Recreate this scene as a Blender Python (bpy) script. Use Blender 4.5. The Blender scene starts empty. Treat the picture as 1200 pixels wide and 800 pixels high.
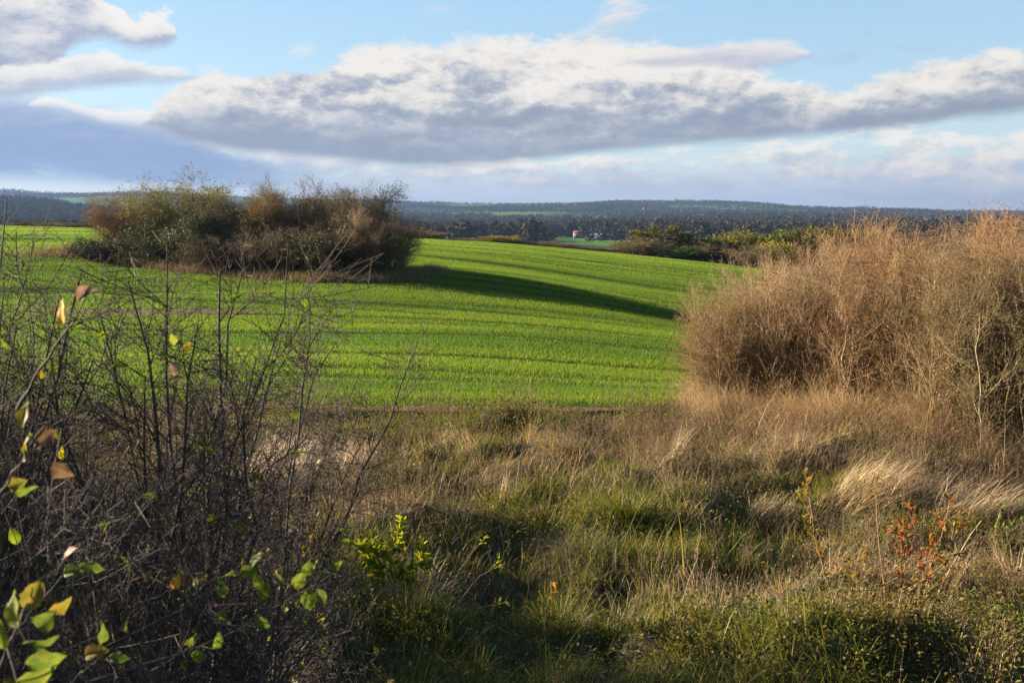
import bpy, math, random
import numpy as np
from mathutils import Vector

random.seed(7)
RNG = np.random.default_rng(11)
PI = math.pi
scene = bpy.context.scene
COL = scene.collection

# ------------------------------------------------------------------ camera numbers
F = 1167.0                     # focal length in pixels of the 1200x800 photograph
EYE = np.array([0.0, 0.0, 3.5])
HORIZON = 255.0
PITCH = math.atan((400.0 - HORIZON) / F)
CP, SP = math.cos(PITCH), math.sin(PITCH)
FW = np.array([0, CP, -SP]); UPV = np.array([0, SP, CP]); RT = np.array([1.0, 0, 0])

def ray(px, py):
    d = FW + RT * ((px - 600) / F) + UPV * ((400 - py) / F)
    return d / np.linalg.norm(d)

def at(px, py, Y):
    """world point seen at a pixel, at depth Y metres along the view's ground direction"""
    d = ray(px, py)
    return EYE + d * (Y / d[1])

SUN_AZ = math.radians(22)      # behind the left-hand side of the view
SUN_EL = math.radians(13.8)
SUN = np.array([-math.cos(SUN_AZ) * math.cos(SUN_EL), math.sin(SUN_AZ) * math.cos(SUN_EL), math.sin(SUN_EL)])

# ------------------------------------------------------------------ noise
def _hash(ix, iy, seed):
    h = (ix.astype(np.int64) * 374761393 + iy.astype(np.int64) * 668265263 + seed * 974711) & 0xffffffff
    h = ((h ^ (h >> 13)) * 1274126177) & 0xffffffff
    return ((h ^ (h >> 16)) & 0xffff) / 65535.0

def vnoise(x, y, seed=0):
    x = np.asarray(x, float); y = np.asarray(y, float)
    ix = np.floor(x); iy = np.floor(y)
    fx = x - ix; fy = y - iy
    fx = fx * fx * (3 - 2 * fx); fy = fy * fy * (3 - 2 * fy)
    a = _hash(ix, iy, seed); b = _hash(ix + 1, iy, seed); c = _hash(ix, iy + 1, seed); d = _hash(ix + 1, iy + 1, seed)
    return (a * (1 - fx) + b * fx) * (1 - fy) + (c * (1 - fx) + d * fx) * fy

def fbm(x, y, seed=0, octv=4):
    s = 0.0; a = 0.5; t = 0.0
    for o in range(octv):
        s = s + a * vnoise(x * 2 ** o, y * 2 ** o, seed + o * 17); t += a; a *= 0.5
    return s / t

def sstep(a, b, x):
    t = np.clip((np.asarray(x, float) - a) / (b - a), 0, 1)
    return t * t * (3 - 2 * t)

# ------------------------------------------------------------------ terrain
ctl = []
for X in (-40, -20, -10, -3, 3, 8):
    for Y in (8, 13, 18):
        ctl.append((X, Y, 0.0))
ctl += [(0.4, 8.6, -0.22), (14, 10, 0.05), (14, 18, -0.2), (24, 14, -0.3), (40, 14, -0.8), (-40, -20, 1.0), (40, -20, 1.0), (0, -20, .6), (-90, 10, .8), (90, 10, -2)]
for px, py, Y in [(600, 400, 31), (300, 400, 31.5), (825, 400, 37), (820, 450, 24), (600, 350, 46.5), (700, 352, 49), (820, 376, 49), (760, 340, 66), (900, 318, 112), (490, 321, 53),
                  (300, 329, 52), (115, 305, 62), (30, 300, 64), (30, 340, 48), (700, 320, 78), (600, 300, 85), (490, 281, 120),
                  (600, 288, 120), (700, 297, 118), (860, 312, 115), (0, 265, 128), (110, 269, 128), (300, 272, 124), (960, 335, 92), (1200, 350, 92),
                  (1000, 330, 112), (1200, 345, 112), (-200, 262, 125)]:
    p = at(px, py, Y); ctl.append((p[0], p[1], p[2]))
ctl = np.array(ctl)
def _phi(r2):
    return 0.5 * r2 * np.log(r2 + 1e-9)
_n = len(ctl)
_d2 = ((ctl[:, None, :2] - ctl[None, :, :2]) ** 2).sum(-1)
_A = np.zeros((_n + 3, _n + 3))
_A[:_n, :_n] = _phi(_d2) + np.eye(_n) * 3.0
_A[:_n, _n] = 1; _A[:_n, _n + 1:] = ctl[:, :2]; _A[_n, :_n] = 1; _A[_n + 1:, :_n] = ctl[:, :2].T
_w = np.linalg.solve(_A, np.concatenate([ctl[:, 2], np.zeros(3)]))

def tps(x, y):
    out = _w[_n] + _w[_n + 1] * x + _w[_n + 2] * y
    for i in range(_n):
        out = out + _w[i] * _phi((x - ctl[i, 0]) ** 2 + (y - ctl[i, 1]) ** 2)
    return out

_FR = np.array([0, 300, 700, 1000, 1500, 2000, 2500, 3000, 3500, 4100, 5000, 6500, 14000.])
_FZ = np.array([-11, -14, -14, -12.5, -9, -1, 13, 32, 55, 46, 34, 20, 10.])
_RA = np.radians([-60, -27, -21, -14, -6, -2, 3, 6, 12, 18, 27, 60])
_RK = np.array([1.7, 1.7, 1.5, 1.2, 1.08, 1.0, .93, .98, .78, .55, .42, .5])

def far_h(x, y):
    r = np.sqrt(x * x + y * y); az = np.arctan2(x, np.maximum(y, -1e9))
    z = np.interp(r, _FR, _FZ)
    k = np.interp(az, _RA, _RK)
    hill = sstep(1800, 3300, r)
    z = np.where(z > 0, z * (1 + (k - 1) * hill), z)
    amp = 3 + 13 * sstep(1500, 3200, r)
    z = z + (fbm(x / 520 + 5, y / 620 + 3, 31, 4) - 0.5) * 2.4 * amp
    # wooded spur on the left, nearer than the main ridge
    z = z + 34 * np.exp(-((az + 0.50) / 0.14) ** 2) * np.exp(-((r - 1700) / 380) ** 2)
    return z

def H0(x, y):
    """smooth ground height"""
    x = np.asarray(x, float); y = np.asarray(y, float)
    cx = np.clip(x, -95, 95); cy = np.clip(y, -25, 122)
    d = np.sqrt((x - cx) ** 2 + (y - cy) ** 2)
    z = tps(cx, cy) - 0.05 * d * sstep(0, 40, d)
    z = np.maximum(z, -16)
    m = sstep(60, 420, d)
    z = z * (1 - m) + far_h(x, y) * m
    z = z + 1.9 * sstep(7.0, 0.0, y) * sstep(30, 8, np.abs(x))       # the bank the view is taken from
    return z

def H(x, y):
    """ground height with the lumps of the unmown verge"""
    x = np.asarray(x, float); y = np.asarray(y, float)
    v = sstep(18.2, 16.5, y) * sstep(60, 30, np.abs(x)) * sstep(-20, 0, y)
    return H0(x, y) + v * ((fbm(x / 1.5, y / 1.1, 5, 3) - 0.5) * 0.85 + (fbm(x / .5, y / .42, 9, 2) - .5) * .30)

def on_ground(px, py, y0=5.0, y1=300.0):
    """the ground point seen at a pixel"""
    d = ray(px, py); d = d / d[1]
    ys = np.geomspace(y0, y1, 900)
    z = EYE[2] + d[2] * ys
    g = H0(d[0] * ys, ys)
    k = np.nonzero(z < g)[0]
    Y = ys[k[0]] if len(k) else y1
    return np.array([d[0] * Y, Y, float(H0(d[0] * Y, Y))])

# ------------------------------------------------------------------ mesh helpers
class MB:
    """collects triangles and quads, becomes one mesh"""
    def __init__(s): s.v = []; s.t = []; s.q = []; s.n = 0
    def add(s, v, tris=None, quads=None):
        v = np.asarray(v, np.float32).reshape(-1, 3)
        if tris is not None and len(tris): s.t.append(np.asarray(tris, np.int64).reshape(-1, 3) + s.n)
        if quads is not None and len(quads): s.q.append(np.asarray(quads, np.int64).reshape(-1, 4) + s.n)
        s.v.append(v); s.n += len(v)
        return s
    def mesh(s, name, mat, smooth=False):
        me = bpy.data.meshes.new(name)
        v = np.concatenate(s.v) if s.v else np.zeros((0, 3), np.float32)
        t = np.concatenate(s.t) if s.t else np.zeros((0, 3), np.int64)
        q = np.concatenate(s.q) if s.q else np.zeros((0, 4), np.int64)
        me.vertices.add(len(v)); me.vertices.foreach_set('co', v.ravel())
        loops = np.concatenate([t.ravel(), q.ravel()]).astype(np.int32)
        me.loops.add(len(loops)); me.loops.foreach_set('vertex_index', loops)
        starts = np.concatenate([np.arange(len(t)) * 3, len(t) * 3 + np.arange(len(q)) * 4]).astype(np.int32)
        me.polygons.add(len(starts)); me.polygons.foreach_set('loop_start', starts)
        if smooth: me.polygons.foreach_set('use_smooth', np.ones(len(starts), bool))
        me.update(calc_edges=True)
        if mat: me.materials.append(mat)
        return me

def obj(name, mb, mat, parent=None, smooth=False, loc=None):
    me = mb.mesh(name, mat, smooth) if isinstance(mb, MB) else mb
    o = bpy.data.objects.new(name, me); COL.objects.link(o)
    if parent: o.parent = parent
    if loc is not None: o.location = loc
    return o

def tag(o, label=None, cat=None, group=None, kind=None):
    if label: o['label'] = label
    if cat: o['category'] = cat
    if group: o['group'] = group
    if kind: o['kind'] = kind
    return o

def thing(name, label, cat, loc=(0, 0, 0), rz=0.0, group=None, s=1.0):
    o = bpy.data.objects.new(name, None); COL.objects.link(o)
    o.empty_display_size = .2
    o.location = tuple(float(c) for c in loc); o.rotation_euler = (0, 0, rz)
    o.scale = s if isinstance(s, (tuple, list)) else (s, s, s)
    return tag(o, label, cat, group)

def copy_tree(o, parent=None):
    c = o.copy(); COL.objects.link(c)
    c.parent = parent
    for ch in o.children:
        copy_tree(ch, c)
    return c

def nrm(v): return v / np.maximum(np.linalg.norm(v, axis=-1, keepdims=True), 1e-9)

def tubes(mb, P, R, k=4):
    """tapered tubes along N polylines of n points"""
    P = np.asarray(P, float); R = np.asarray(R, float)
    N, n, _ = P.shape
    T = np.empty_like(P); T[:, 1:-1] = P[:, 2:] - P[:, :-2]; T[:, 0] = P[:, 1] - P[:, 0]; T[:, -1] = P[:, -1] - P[:, -2]
    T = nrm(T)
    ov = nrm(P[:, -1] - P[:, 0])
    ref = np.where(np.abs(ov[:, 2:3]) < .8, np.array([[0, 0, 1.]]), np.array([[1., 0, 0]]))
    u = nrm(np.cross(ov, ref))[:, None, :]
    V = nrm(np.cross(T, np.broadcast_to(u, T.shape))); U = np.cross(V, T)
    a = np.arange(k) * 2 * PI / k
    ring = P[:, :, None, :] + R[:, :, None, None] * (np.cos(a)[None, None, :, None] * U[:, :, None, :] + np.sin(a)[None, None, :, None] * V[:, :, None, :])
    base = (np.arange(N) * n * k)[:, None, None]
    i = (np.arange(n - 1) * k)[None, :, None]; j = np.arange(k)[None, None, :]; j2 = (np.arange(k) + 1) % k
    j2 = j2[None, None, :]
    q = np.stack([base + i + j, base + i + j2, base + i + k + j2, base + i + k + j], -1)
    mb.add(ring.reshape(-1, 3), quads=q.reshape(-1, 4))

def blades(mb, P, az, L, W, lean, curl, nseg=3, droop=0.0):
    """grass blades: roots P, heading az, length, width, lean from upright at the root and extra bend to the tip"""
    N = len(P)
    if N == 0: return
    dx, dy = np.cos(az), np.sin(az)
    tw = az + RNG.uniform(-.9, .9, N)
    wx, wy = -np.sin(tw), np.cos(tw)
    c = np.array(P, float); rows = []
    for i in range(nseg + 1):
        t = i / nseg
        w = W * (1 - t ** 1.6) * .5
        if i < nseg:
            off = np.stack([wx * w, wy * w, 0 * w], 1)
            rows += [c - off, c + off]
        else:
            rows.append(c.copy())
        ph = lean + curl * (t + .5 / nseg) ** 1.3
        st = L / nseg
        c = c + np.stack([dx * np.sin(ph) * st, dy * np.sin(ph) * st, np.cos(ph) * st], 1)
    m = 2 * nseg + 1
    v = np.stack(rows, 1).reshape(-1, 3)
    b = (np.arange(N) * m)[:, None]
    qs = np.concatenate([b + np.array([2 * i, 2 * i + 1, 2 * i + 3, 2 * i + 2])[None] for i in range(nseg - 1)], 0) if nseg > 1 else None
    t = b + np.array([2 * nseg - 2, 2 * nseg - 1, 2 * nseg])[None]
    mb.add(v, tris=t, quads=qs)

LEAF = {}
def _leaf_templates():
    LEAF['diamond'] = (np.array([[0, 0, 0], [.42, .5, .12], [1, 0, -.05], [.42, -.5, .12]]), [(0, 1, 2), (0, 2, 3)], [])
    t = [0, .2, .45, .74, 1]; w = [0, .36, .5, .34, 0]
    mid = [[a, 0, -.16 * a * a] for a in t]
    lf = [[t[i], w[i], .22 * w[i] - .16 * t[i] ** 2] for i in (1, 2, 3)]
    rg = [[t[i], -w[i], .22 * w[i] - .16 * t[i] ** 2] for i in (1, 2, 3)]
    v = np.array(mid + lf + rg)
    tr = [(0, 1, 5), (3, 4, 7), (0, 8, 1), (3, 10, 4)]
    qd = [(1, 2, 6, 5), (2, 3, 7, 6), (1, 8, 9, 2), (2, 9, 10, 3)]
    LEAF['ovate'] = (v, tr, qd)
_leaf_templates()

def leaves(mb, P, A, Nn, L, W, shape='diamond'):
    """leaves at P along axis A with face normal near Nn"""
    if len(P) == 0: return
    A = nrm(A); B = nrm(np.cross(Nn, A)); C = np.cross(A, B)
    tv, tr, qd = LEAF[shape]
    L = np.broadcast_to(np.asarray(L, float), (len(P),)); W = np.broadcast_to(np.asarray(W, float), (len(P),))
    v = P[:, None, :] + tv[None, :, 0:1] * (A * L[:, None])[:, None, :] + tv[None, :, 1:2] * (B * W[:, None])[:, None, :] + tv[None, :, 2:3] * (C * L[:, None])[:, None, :]
    b = (np.arange(len(P)) * len(tv))[:, None]
    T = np.concatenate([b + np.array(f)[None] for f in tr], 0) if tr else None
    Q = np.concatenate([b + np.array(f)[None] for f in qd], 0) if qd else None
    mb.add(v.reshape(-1, 3), tris=T, quads=Q)

def leaf_mesh(name, wid, curl, fold, wave, seed, mat):
    """one leaf, 1 m long along +X in its own space: toothed edge, curled tip, folded along the midrib"""
    r = np.random.default_rng(seed); nt_, nw = 15, 9
    T, S = np.meshgrid(np.linspace(0, 1, nt_), np.linspace(-1, 1, nw), indexing='ij')
    half = wid * (np.sin(PI * np.clip(T, 0, 1) ** .82) ** .75) * (1 + .05 * r.normal(size=(nt_, 1)) * (np.abs(S) > .9))
    y = S * half
    z = fold * np.abs(y) - curl * T ** 2 + wave * np.sin(T * 9 + seed) * S * np.abs(S) * .5
    x = T - .10 * np.abs(S) ** 2 * T
    v = np.stack([x, y, z], -1).reshape(-1, 3)
    i = np.arange(nt_ - 1)[:, None] * nw; j = np.arange(nw - 1)[None]
    q = np.stack([i + j, i + nw + j, i + nw + j + 1, i + j + 1], -1).reshape(-1, 4)
    return MB().add(v, quads=q).mesh(name, mat, True)

def close_leaf_mat(name, base, vein, edge, spot, transl=.45):
    m, nt = new_mat(name); N = nt.nodes; L = nt.links
    def math_(o, *a):
        n = N.new('ShaderNodeMath'); n.operation = o
        for k, v in enumerate(a):
            if isinstance(v, (int, float)): n.inputs[k].default_value = v
            else: L.new(v, n.inputs[k])
        return n.outputs[0]
    tc = N.new('ShaderNodeTexCoord'); sp = N.new('ShaderNodeSeparateXYZ'); L.new(tc.outputs['Object'], sp.inputs[0])
    oi = N.new('ShaderNodeObjectInfo')
    ay = math_('ABSOLUTE', sp.outputs[1])
    ph = math_('SINE', math_('MULTIPLY', math_('SUBTRACT', sp.outputs[0], math_('MULTIPLY', ay, .8)), 46.0))
    vn = N.new('ShaderNodeMapRange'); vn.inputs['From Min'].default_value = .82; vn.inputs['From Max'].default_value = 1.0; L.new(ph, vn.inputs['Value'])
    mid = N.new('ShaderNodeMapRange'); mid.inputs['From Min'].default_value = .022; mid.inputs['From Max'].default_value = .006; L.new(ay, mid.inputs['Value'])
    vv = math_('MAXIMUM', math_('MULTIPLY', vn.outputs[0], .55), mid.outputs[0])
    no = N.new('ShaderNodeTexNoise'); no.noise_dimensions = '4D'; no.inputs['Scale'].default_value = 4.5; no.inputs['Detail'].default_value = 6; no.inputs['Roughness'].default_value = .65
    L.new(tc.outputs['Object'], no.inputs['Vector']); L.new(math_('MULTIPLY', oi.outputs['Random'], 40.0), no.inputs['W'])
    def mix(f, a, b):
        n = N.new('ShaderNodeMix'); n.data_type = 'RGBA'; L.new(f, n.inputs['Factor'])
        for k, v in (('A', a), ('B', b)):
            if isinstance(v, tuple): n.inputs[k].default_value = (*v, 1)
            else: L.new(v, n.inputs[k])
        return n.outputs['Result']
    n1 = N.new('ShaderNodeMapRange'); n1.inputs['From Min'].default_value = .42; n1.inputs['From Max'].default_value = .62; L.new(no.outputs['Fac'], n1.inputs['Value'])
    ed = N.new('ShaderNodeMapRange'); ed.inputs['From Min'].default_value = .34; ed.inputs['From Max'].default_value = .60
    L.new(math_('ADD', ay, math_('MULTIPLY', no.outputs['Fac'], .42)), ed.inputs['Value'])
    s2 = N.new('ShaderNodeMapRange'); s2.inputs['From Min'].default_value = .66; s2.inputs['From Max'].default_value = .70; L.new(no.outputs['Fac'], s2.inputs['Value'])
    col = mix(n1.outputs[0], base, edge); col = mix(math_('MULTIPLY', ed.outputs[0], .7), col, edge); col = mix(math_('MULTIPLY', vv, .6), col, vein); col = mix(s2.outputs[0], col, spot)
    p = N.new('ShaderNodeBsdfPrincipled'); p.inputs['Roughness'].default_value = .55; p.inputs['Specular IOR Level'].default_value = .15; L.new(col, p.inputs['Base Color'])
    bp = N.new('ShaderNodeBump'); bp.inputs['Strength'].default_value = .5; bp.inputs['Distance'].default_value = .01; L.new(vv, bp.inputs['Height']); L.new(bp.outputs[0], p.inputs['Normal'])
    tr = N.new('ShaderNodeBsdfTranslucent'); L.new(col, tr.inputs['Color'])
    ms = N.new('ShaderNodeMixShader'); ms.inputs[0].default_value = transl; L.new(p.outputs[0], ms.inputs[1]); L.new(tr.outputs[0], ms.inputs[2])
    o = N.new('ShaderNodeOutputMaterial'); L.new(ms.outputs[0], o.inputs[0])
    return m

def rvec(n):
    return nrm(RNG.normal(size=(n, 3)))

def lerp_curve(P, R, idx, t):
    n = P.shape[1]
    f = t * (n - 1); i = np.minimum(f.astype(int), n - 2); a = (f - i)[:, None]
    p = P[idx, i] * (1 - a) + P[idx, i + 1] * a
    T = nrm(P[idx, i + 1] - P[idx, i])
    r = R[idx, i] * (1 - a[:, 0]) + R[idx, i + 1] * a[:, 0]
    return p, T, r

def grow(P, R, c, t0, t1, length, ang, angsd, up=0.0, wig=.15, n=4, rr=.6, tip=.35, taper=.5, minr=.0008):
    """c side branches on each of the polylines P"""
    N = len(P); M = N * c
    idx = np.repeat(np.arange(N), c)
    t = t0 + (t1 - t0) * ((np.tile(np.arange(c), N) + RNG.uniform(0, 1, M)) / c)
    p, T, r = lerp_curve(P, R, idx, t)
    q = rvec(M); q = nrm(q - (q * T).sum(1, keepdims=True) * T)
    a = RNG.normal(ang, angsd, M)
    d = nrm(np.cos(a)[:, None] * T + np.sin(a)[:, None] * q)
    L = length * (1 - taper * t) * RNG.uniform(.55, 1.3, M)
    pts = [p]; st = (L / (n - 1))[:, None]
    for i in range(n - 1):
        d = nrm(d + np.array([0, 0, up]) + rvec(M) * wig)
        pts.append(pts[-1] + d * st)
    r0 = np.maximum(r * rr, minr)
    Rn = r0[:, None] * np.linspace(1, tip, n)[None]
    return np.stack(pts, 1), np.maximum(Rn, minr * .7)

def curve_between(a, b, n, sag=0.0, wig=.03):
    """n-point wandering curve from a to b"""
    a = np.asarray(a, float); b = np.asarray(b, float)
    t = np.linspace(0, 1, n)[:, None]
    p = a + (b - a) * t
    L = np.linalg.norm(b - a)
    p[:, 2:3] += sag * L * np.sin(PI * t)
    w = np.cumsum(RNG.normal(0, wig * L / n, (n, 3)), 0); w -= t * w[-1]
    return p + w

# ------------------------------------------------------------------ materials
def new_mat(name):
    m = bpy.data.materials.new(name); m.use_nodes = True
    nt = m.node_tree; nt.nodes.clear()
    return m, nt

def ramp_node(nt, cols, pos=None):
    r = nt.nodes.new('ShaderNodeValToRGB'); e = r.color_ramp.elements
    n = len(cols); pos = pos or [i / max(n - 1, 1) for i in range(n)]
    while len(e) < n: e.new(.5)
    for i, (c, p) in enumerate(zip(cols, pos)):
        e[i].position = p; e[i].color = (*c, 1)
    return r

def plant_mat(name, cols, pos=None, transl=.35, rough=.6, spec=.25, patch=None, patch_scale=.8, patch_mix=.5, patch_stretch=None, tint=False, blotch=None, tr_tint=(1.15, 1.1, .6)):
    """one colour per leaf/blade from a ramp, patches of a second ramp, light passing through"""
    m, nt = new_mat(name); N = nt.nodes; L = nt.links
    geo = N.new('ShaderNodeNewGeometry')
    r = ramp_node(nt, cols, pos)
    L.new(geo.outputs['Random Per Island'], r.inputs[0])
    col = r.outputs[0]
    if patch:
        no = N.new('ShaderNodeTexNoise'); no.inputs['Scale'].default_value = patch_scale; no.inputs['Detail'].default_value = 3
        tc = N.new('ShaderNodeTexCoord'); vec = tc.outputs['Object']
        if patch_stretch:
            mp = N.new('ShaderNodeMapping'); mp.inputs['Scale'].default_value = patch_stretch; mp.inputs['Rotation'].default_value = (0, 0, .05); L.new(vec, mp.inputs[0]); vec = mp.outputs[0]
        L.new(vec, no.inputs['Vector'])
        mr = N.new('ShaderNodeMapRange'); mr.inputs['From Min'].default_value = .4; mr.inputs['From Max'].default_value = .62
        mr.inputs['To Max'].default_value = patch_mix
        L.new(no.outputs['Fac'], mr.inputs['Value'])
        r2 = ramp_node(nt, patch); L.new(geo.outputs['Random Per Island'], r2.inputs[0])
        mx = N.new('ShaderNodeMix'); mx.data_type = 'RGBA'
        L.new(mr.outputs[0], mx.inputs['Factor']); L.new(col, mx.inputs['A']); L.new(r2.outputs[0], mx.inputs['B'])
        col = mx.outputs['Result']
    if blotch:
        tb = N.new('ShaderNodeTexCoord'); nb = N.new('ShaderNodeTexNoise'); nb.inputs['Scale'].default_value = 55; nb.inputs['Detail'].default_value = 5; nb.inputs['Roughness'].default_value = .65
        L.new(tb.outputs['Object'], nb.inputs['Vector'])
        mb_ = N.new('ShaderNodeMapRange'); mb_.inputs['From Min'].default_value = .44; mb_.inputs['From Max'].default_value = .66; mb_.inputs['To Max'].default_value = .85
        L.new(nb.outputs['Fac'], mb_.inputs['Value'])
        mx = N.new('ShaderNodeMix'); mx.data_type = 'RGBA'; mx.inputs['B'].default_value = (*blotch, 1)
        L.new(mb_.outputs[0], mx.inputs['Factor']); L.new(col, mx.inputs['A']); col = mx.outputs['Result']
    if tint:
        oi = N.new('ShaderNodeObjectInfo')
        mx = N.new('ShaderNodeMix'); mx.data_type = 'RGBA'; mx.blend_type = 'MULTIPLY'; mx.inputs['Factor'].default_value = 1
        L.new(col, mx.inputs['A']); L.new(oi.outputs['Color'], mx.inputs['B']); col = mx.outputs['Result']
    p = N.new('ShaderNodeBsdfPrincipled'); p.inputs['Roughness'].default_value = rough
    p.inputs['Specular IOR Level'].default_value = spec
    L.new(col, p.inputs['Base Color'])
    out = N.new('ShaderNodeOutputMaterial')
    if transl > 0:
        tr = N.new('ShaderNodeBsdfTranslucent')
        tm = N.new('ShaderNodeMix'); tm.data_type = 'RGBA'; tm.blend_type = 'MULTIPLY'; tm.inputs['Factor'].default_value = 1
        tm.inputs['B'].default_value = (*tr_tint, 1)
        L.new(col, tm.inputs['A']); L.new(tm.outputs['Result'], tr.inputs['Color'])
        ms = N.new('ShaderNodeMixShader'); ms.inputs[0].default_value = transl
        L.new(p.outputs[0], ms.inputs[1]); L.new(tr.outputs[0], ms.inputs[2]); L.new(ms.outputs[0], out.inputs[0])
    else:
        L.new(p.outputs[0], out.inputs[0])
    return m

def bark_mat(name, cols, scale=30.0, tint=False, rough=.85):
    m, nt = new_mat(name); N = nt.nodes; L = nt.links
    tc = N.new('ShaderNodeTexCoord'); no = N.new('ShaderNodeTexNoise'); no.inputs['Scale'].default_value = scale; no.inputs['Detail'].default_value = 4
    L.new(tc.outputs['Object'], no.inputs['Vector'])
    geo = N.new('ShaderNodeNewGeometry')
    ad = N.new('ShaderNodeMath'); ad.operation = 'MULTIPLY_ADD'; ad.inputs[1].default_value = .55
    sb = N.new('ShaderNodeMath'); sb.operation = 'MULTIPLY_ADD'; sb.inputs[1].default_value = .9; sb.inputs[2].default_value = -.2
    L.new(no.outputs['Fac'], sb.inputs[0]); L.new(geo.outputs['Random Per Island'], ad.inputs[0]); L.new(sb.outputs[0], ad.inputs[2])
    r = ramp_node(nt, cols); L.new(ad.outputs[0], r.inputs[0]); col = r.outputs[0]
    if tint:
        oi = N.new('ShaderNodeObjectInfo')
        mx = N.new('ShaderNodeMix'); mx.data_type = 'RGBA'; mx.blend_type = 'MULTIPLY'; mx.inputs['Factor'].default_value = 1
        L.new(col, mx.inputs['A']); L.new(oi.outputs['Color'], mx.inputs['B']); col = mx.outputs['Result']
    p = N.new('ShaderNodeBsdfPrincipled'); p.inputs['Roughness'].default_value = rough; p.inputs['Specular IOR Level'].default_value = .2
    L.new(col, p.inputs['Base Color'])
    bp = N.new('ShaderNodeBump'); bp.inputs['Strength'].default_value = .4; bp.inputs['Distance'].default_value = .01
    L.new(no.outputs['Fac'], bp.inputs['Height']); L.new(bp.outputs[0], p.inputs['Normal'])
    out = N.new('ShaderNodeOutputMaterial'); L.new(p.outputs[0], out.inputs[0])
    return m

def noise_mat(name, cols, scale=1.0, detail=6, rough=.9, stretch=(1, 1, 1), bump=.3, bdist=.05, spec=.2):
    m, nt = new_mat(name); N = nt.nodes; L = nt.links
    tc = N.new('ShaderNodeTexCoord'); mp = N.new('ShaderNodeMapping'); mp.inputs['Scale'].default_value = stretch
    no = N.new('ShaderNodeTexNoise'); no.inputs['Scale'].default_value = scale; no.inputs['Detail'].default_value = detail
    L.new(tc.outputs['Object'], mp.inputs[0]); L.new(mp.outputs[0], no.inputs['Vector'])
    mr = N.new('ShaderNodeMapRange'); mr.inputs['From Min'].default_value = .3; mr.inputs['From Max'].default_value = .7
    L.new(no.outputs['Fac'], mr.inputs['Value'])
    r = ramp_node(nt, cols); L.new(mr.outputs[0], r.inputs[0])
    p = N.new('ShaderNodeBsdfPrincipled'); p.inputs['Roughness'].default_value = rough; p.inputs['Specular IOR Level'].default_value = spec
    L.new(r.outputs[0], p.inputs['Base Color'])
    if bump:
        bp = N.new('ShaderNodeBump'); bp.inputs['Strength'].default_value = bump; bp.inputs['Distance'].default_value = bdist
        L.new(no.outputs['Fac'], bp.inputs['Height']); L.new(bp.outputs[0], p.inputs['Normal'])
    out = N.new('ShaderNodeOutputMaterial'); L.new(p.outputs[0], out.inputs[0])
    return m
# ------------------------------------------------------------------ camera, sun, sky
cam = bpy.data.cameras.new('camera'); co = bpy.data.objects.new('camera', cam); COL.objects.link(co)
cam.sensor_width = 36; cam.lens = 36 * F / 1200; cam.clip_start = .05; cam.clip_end = 40000
co.location = tuple(EYE); co.rotation_euler = (PI / 2 - PITCH, 0, 0)
cam.dof.use_dof = True; cam.dof.focus_distance = 22; cam.dof.aperture_fstop = 9
scene.camera = co

sl = bpy.data.lights.new('sun', 'SUN'); so = bpy.data.objects.new('sun', sl); COL.objects.link(so)
sl.energy = 5.0; sl.angle = math.radians(.53); sl.color = (1.0, .84, .64)
so.rotation_euler = Vector(tuple(-SUN)).to_track_quat('-Z', 'Y').to_euler()

W = bpy.data.worlds.new('World'); scene.world = W; W.use_nodes = True
wt = W.node_tree; wt.nodes.clear(); WN = wt.nodes; WL = wt.links

class E:
    """a float socket one can do arithmetic with"""
    def __init__(s, sock): s.s = sock
    @staticmethod
    def op(o, *a):
        n = WN.new('ShaderNodeMath'); n.operation = o
        for i, v in enumerate(a):
            if isinstance(v, E): WL.new(v.s, n.inputs[i])
            else: n.inputs[i].default_value = float(v)
        return E(n.outputs[0])
    def __add__(s, o): return E.op('ADD', s, o)
    __radd__ = __add__
    def __sub__(s, o): return E.op('SUBTRACT', s, o)
    def __rsub__(s, o): return E.op('SUBTRACT', o, s)
    def __mul__(s, o): return E.op('MULTIPLY', s, o)
    __rmul__ = __mul__
    def __truediv__(s, o): return E.op('DIVIDE', s, o)

def smooth(x, a, b, lo=0.0, hi=1.0):
    n = WN.new('ShaderNodeMapRange'); n.interpolation_type = 'SMOOTHSTEP'
    for k, v in (('Value', x), ('From Min', a), ('From Max', b), ('To Min', lo), ('To Max', hi)):
        if isinstance(v, E): WL.new(v.s, n.inputs[k])
        else: n.inputs[k].default_value = v
    return E(n.outputs[0])

tc = WN.new('ShaderNodeTexCoord')
nv = WN.new('ShaderNodeVectorMath'); nv.operation = 'NORMALIZE'; WL.new(tc.outputs['Generated'], nv.inputs[0])
sx = WN.new('ShaderNodeSeparateXYZ'); WL.new(nv.outputs[0], sx.inputs[0])
X, Y, Z = (E(sx.outputs[i]) for i in range(3))
AZ = E.op('ARCTAN2', X, Y); EL = E.op('ARCSINE', Z)
AZMAX = .7
AZN = smooth(AZ, -AZMAX, AZMAX); AZN.s.node.interpolation_type = 'LINEAR'
ELMIN, ELMAX = -.05, .45

def azel(px, py):
    d = ray(px, py); return math.atan2(d[0], d[1]), math.asin(d[2])

def contour(pts):
    """a cloud outline: elevation as a curve over azimuth"""
    n = WN.new('ShaderNodeFloatCurve'); c = n.mapping.curves[0]
    q = [azel(*p) for p in pts]
    q = [((a + AZMAX) / (2 * AZMAX), (e - ELMIN) / (ELMAX - ELMIN)) for a, e in q]
    q = [(min(max(a, 0), 1), min(max(e, 0), 1)) for a, e in q]
    c.points[0].location = q[0]; c.points[1].location = q[-1]
    for p in q[1:-1]: c.points.new(*p)
    n.mapping.extend = 'HORIZONTAL'; n.mapping.update()
    WL.new(AZN.s, n.inputs['Value'])
    return E(n.outputs[0]) * (ELMAX - ELMIN) + ELMIN

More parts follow.
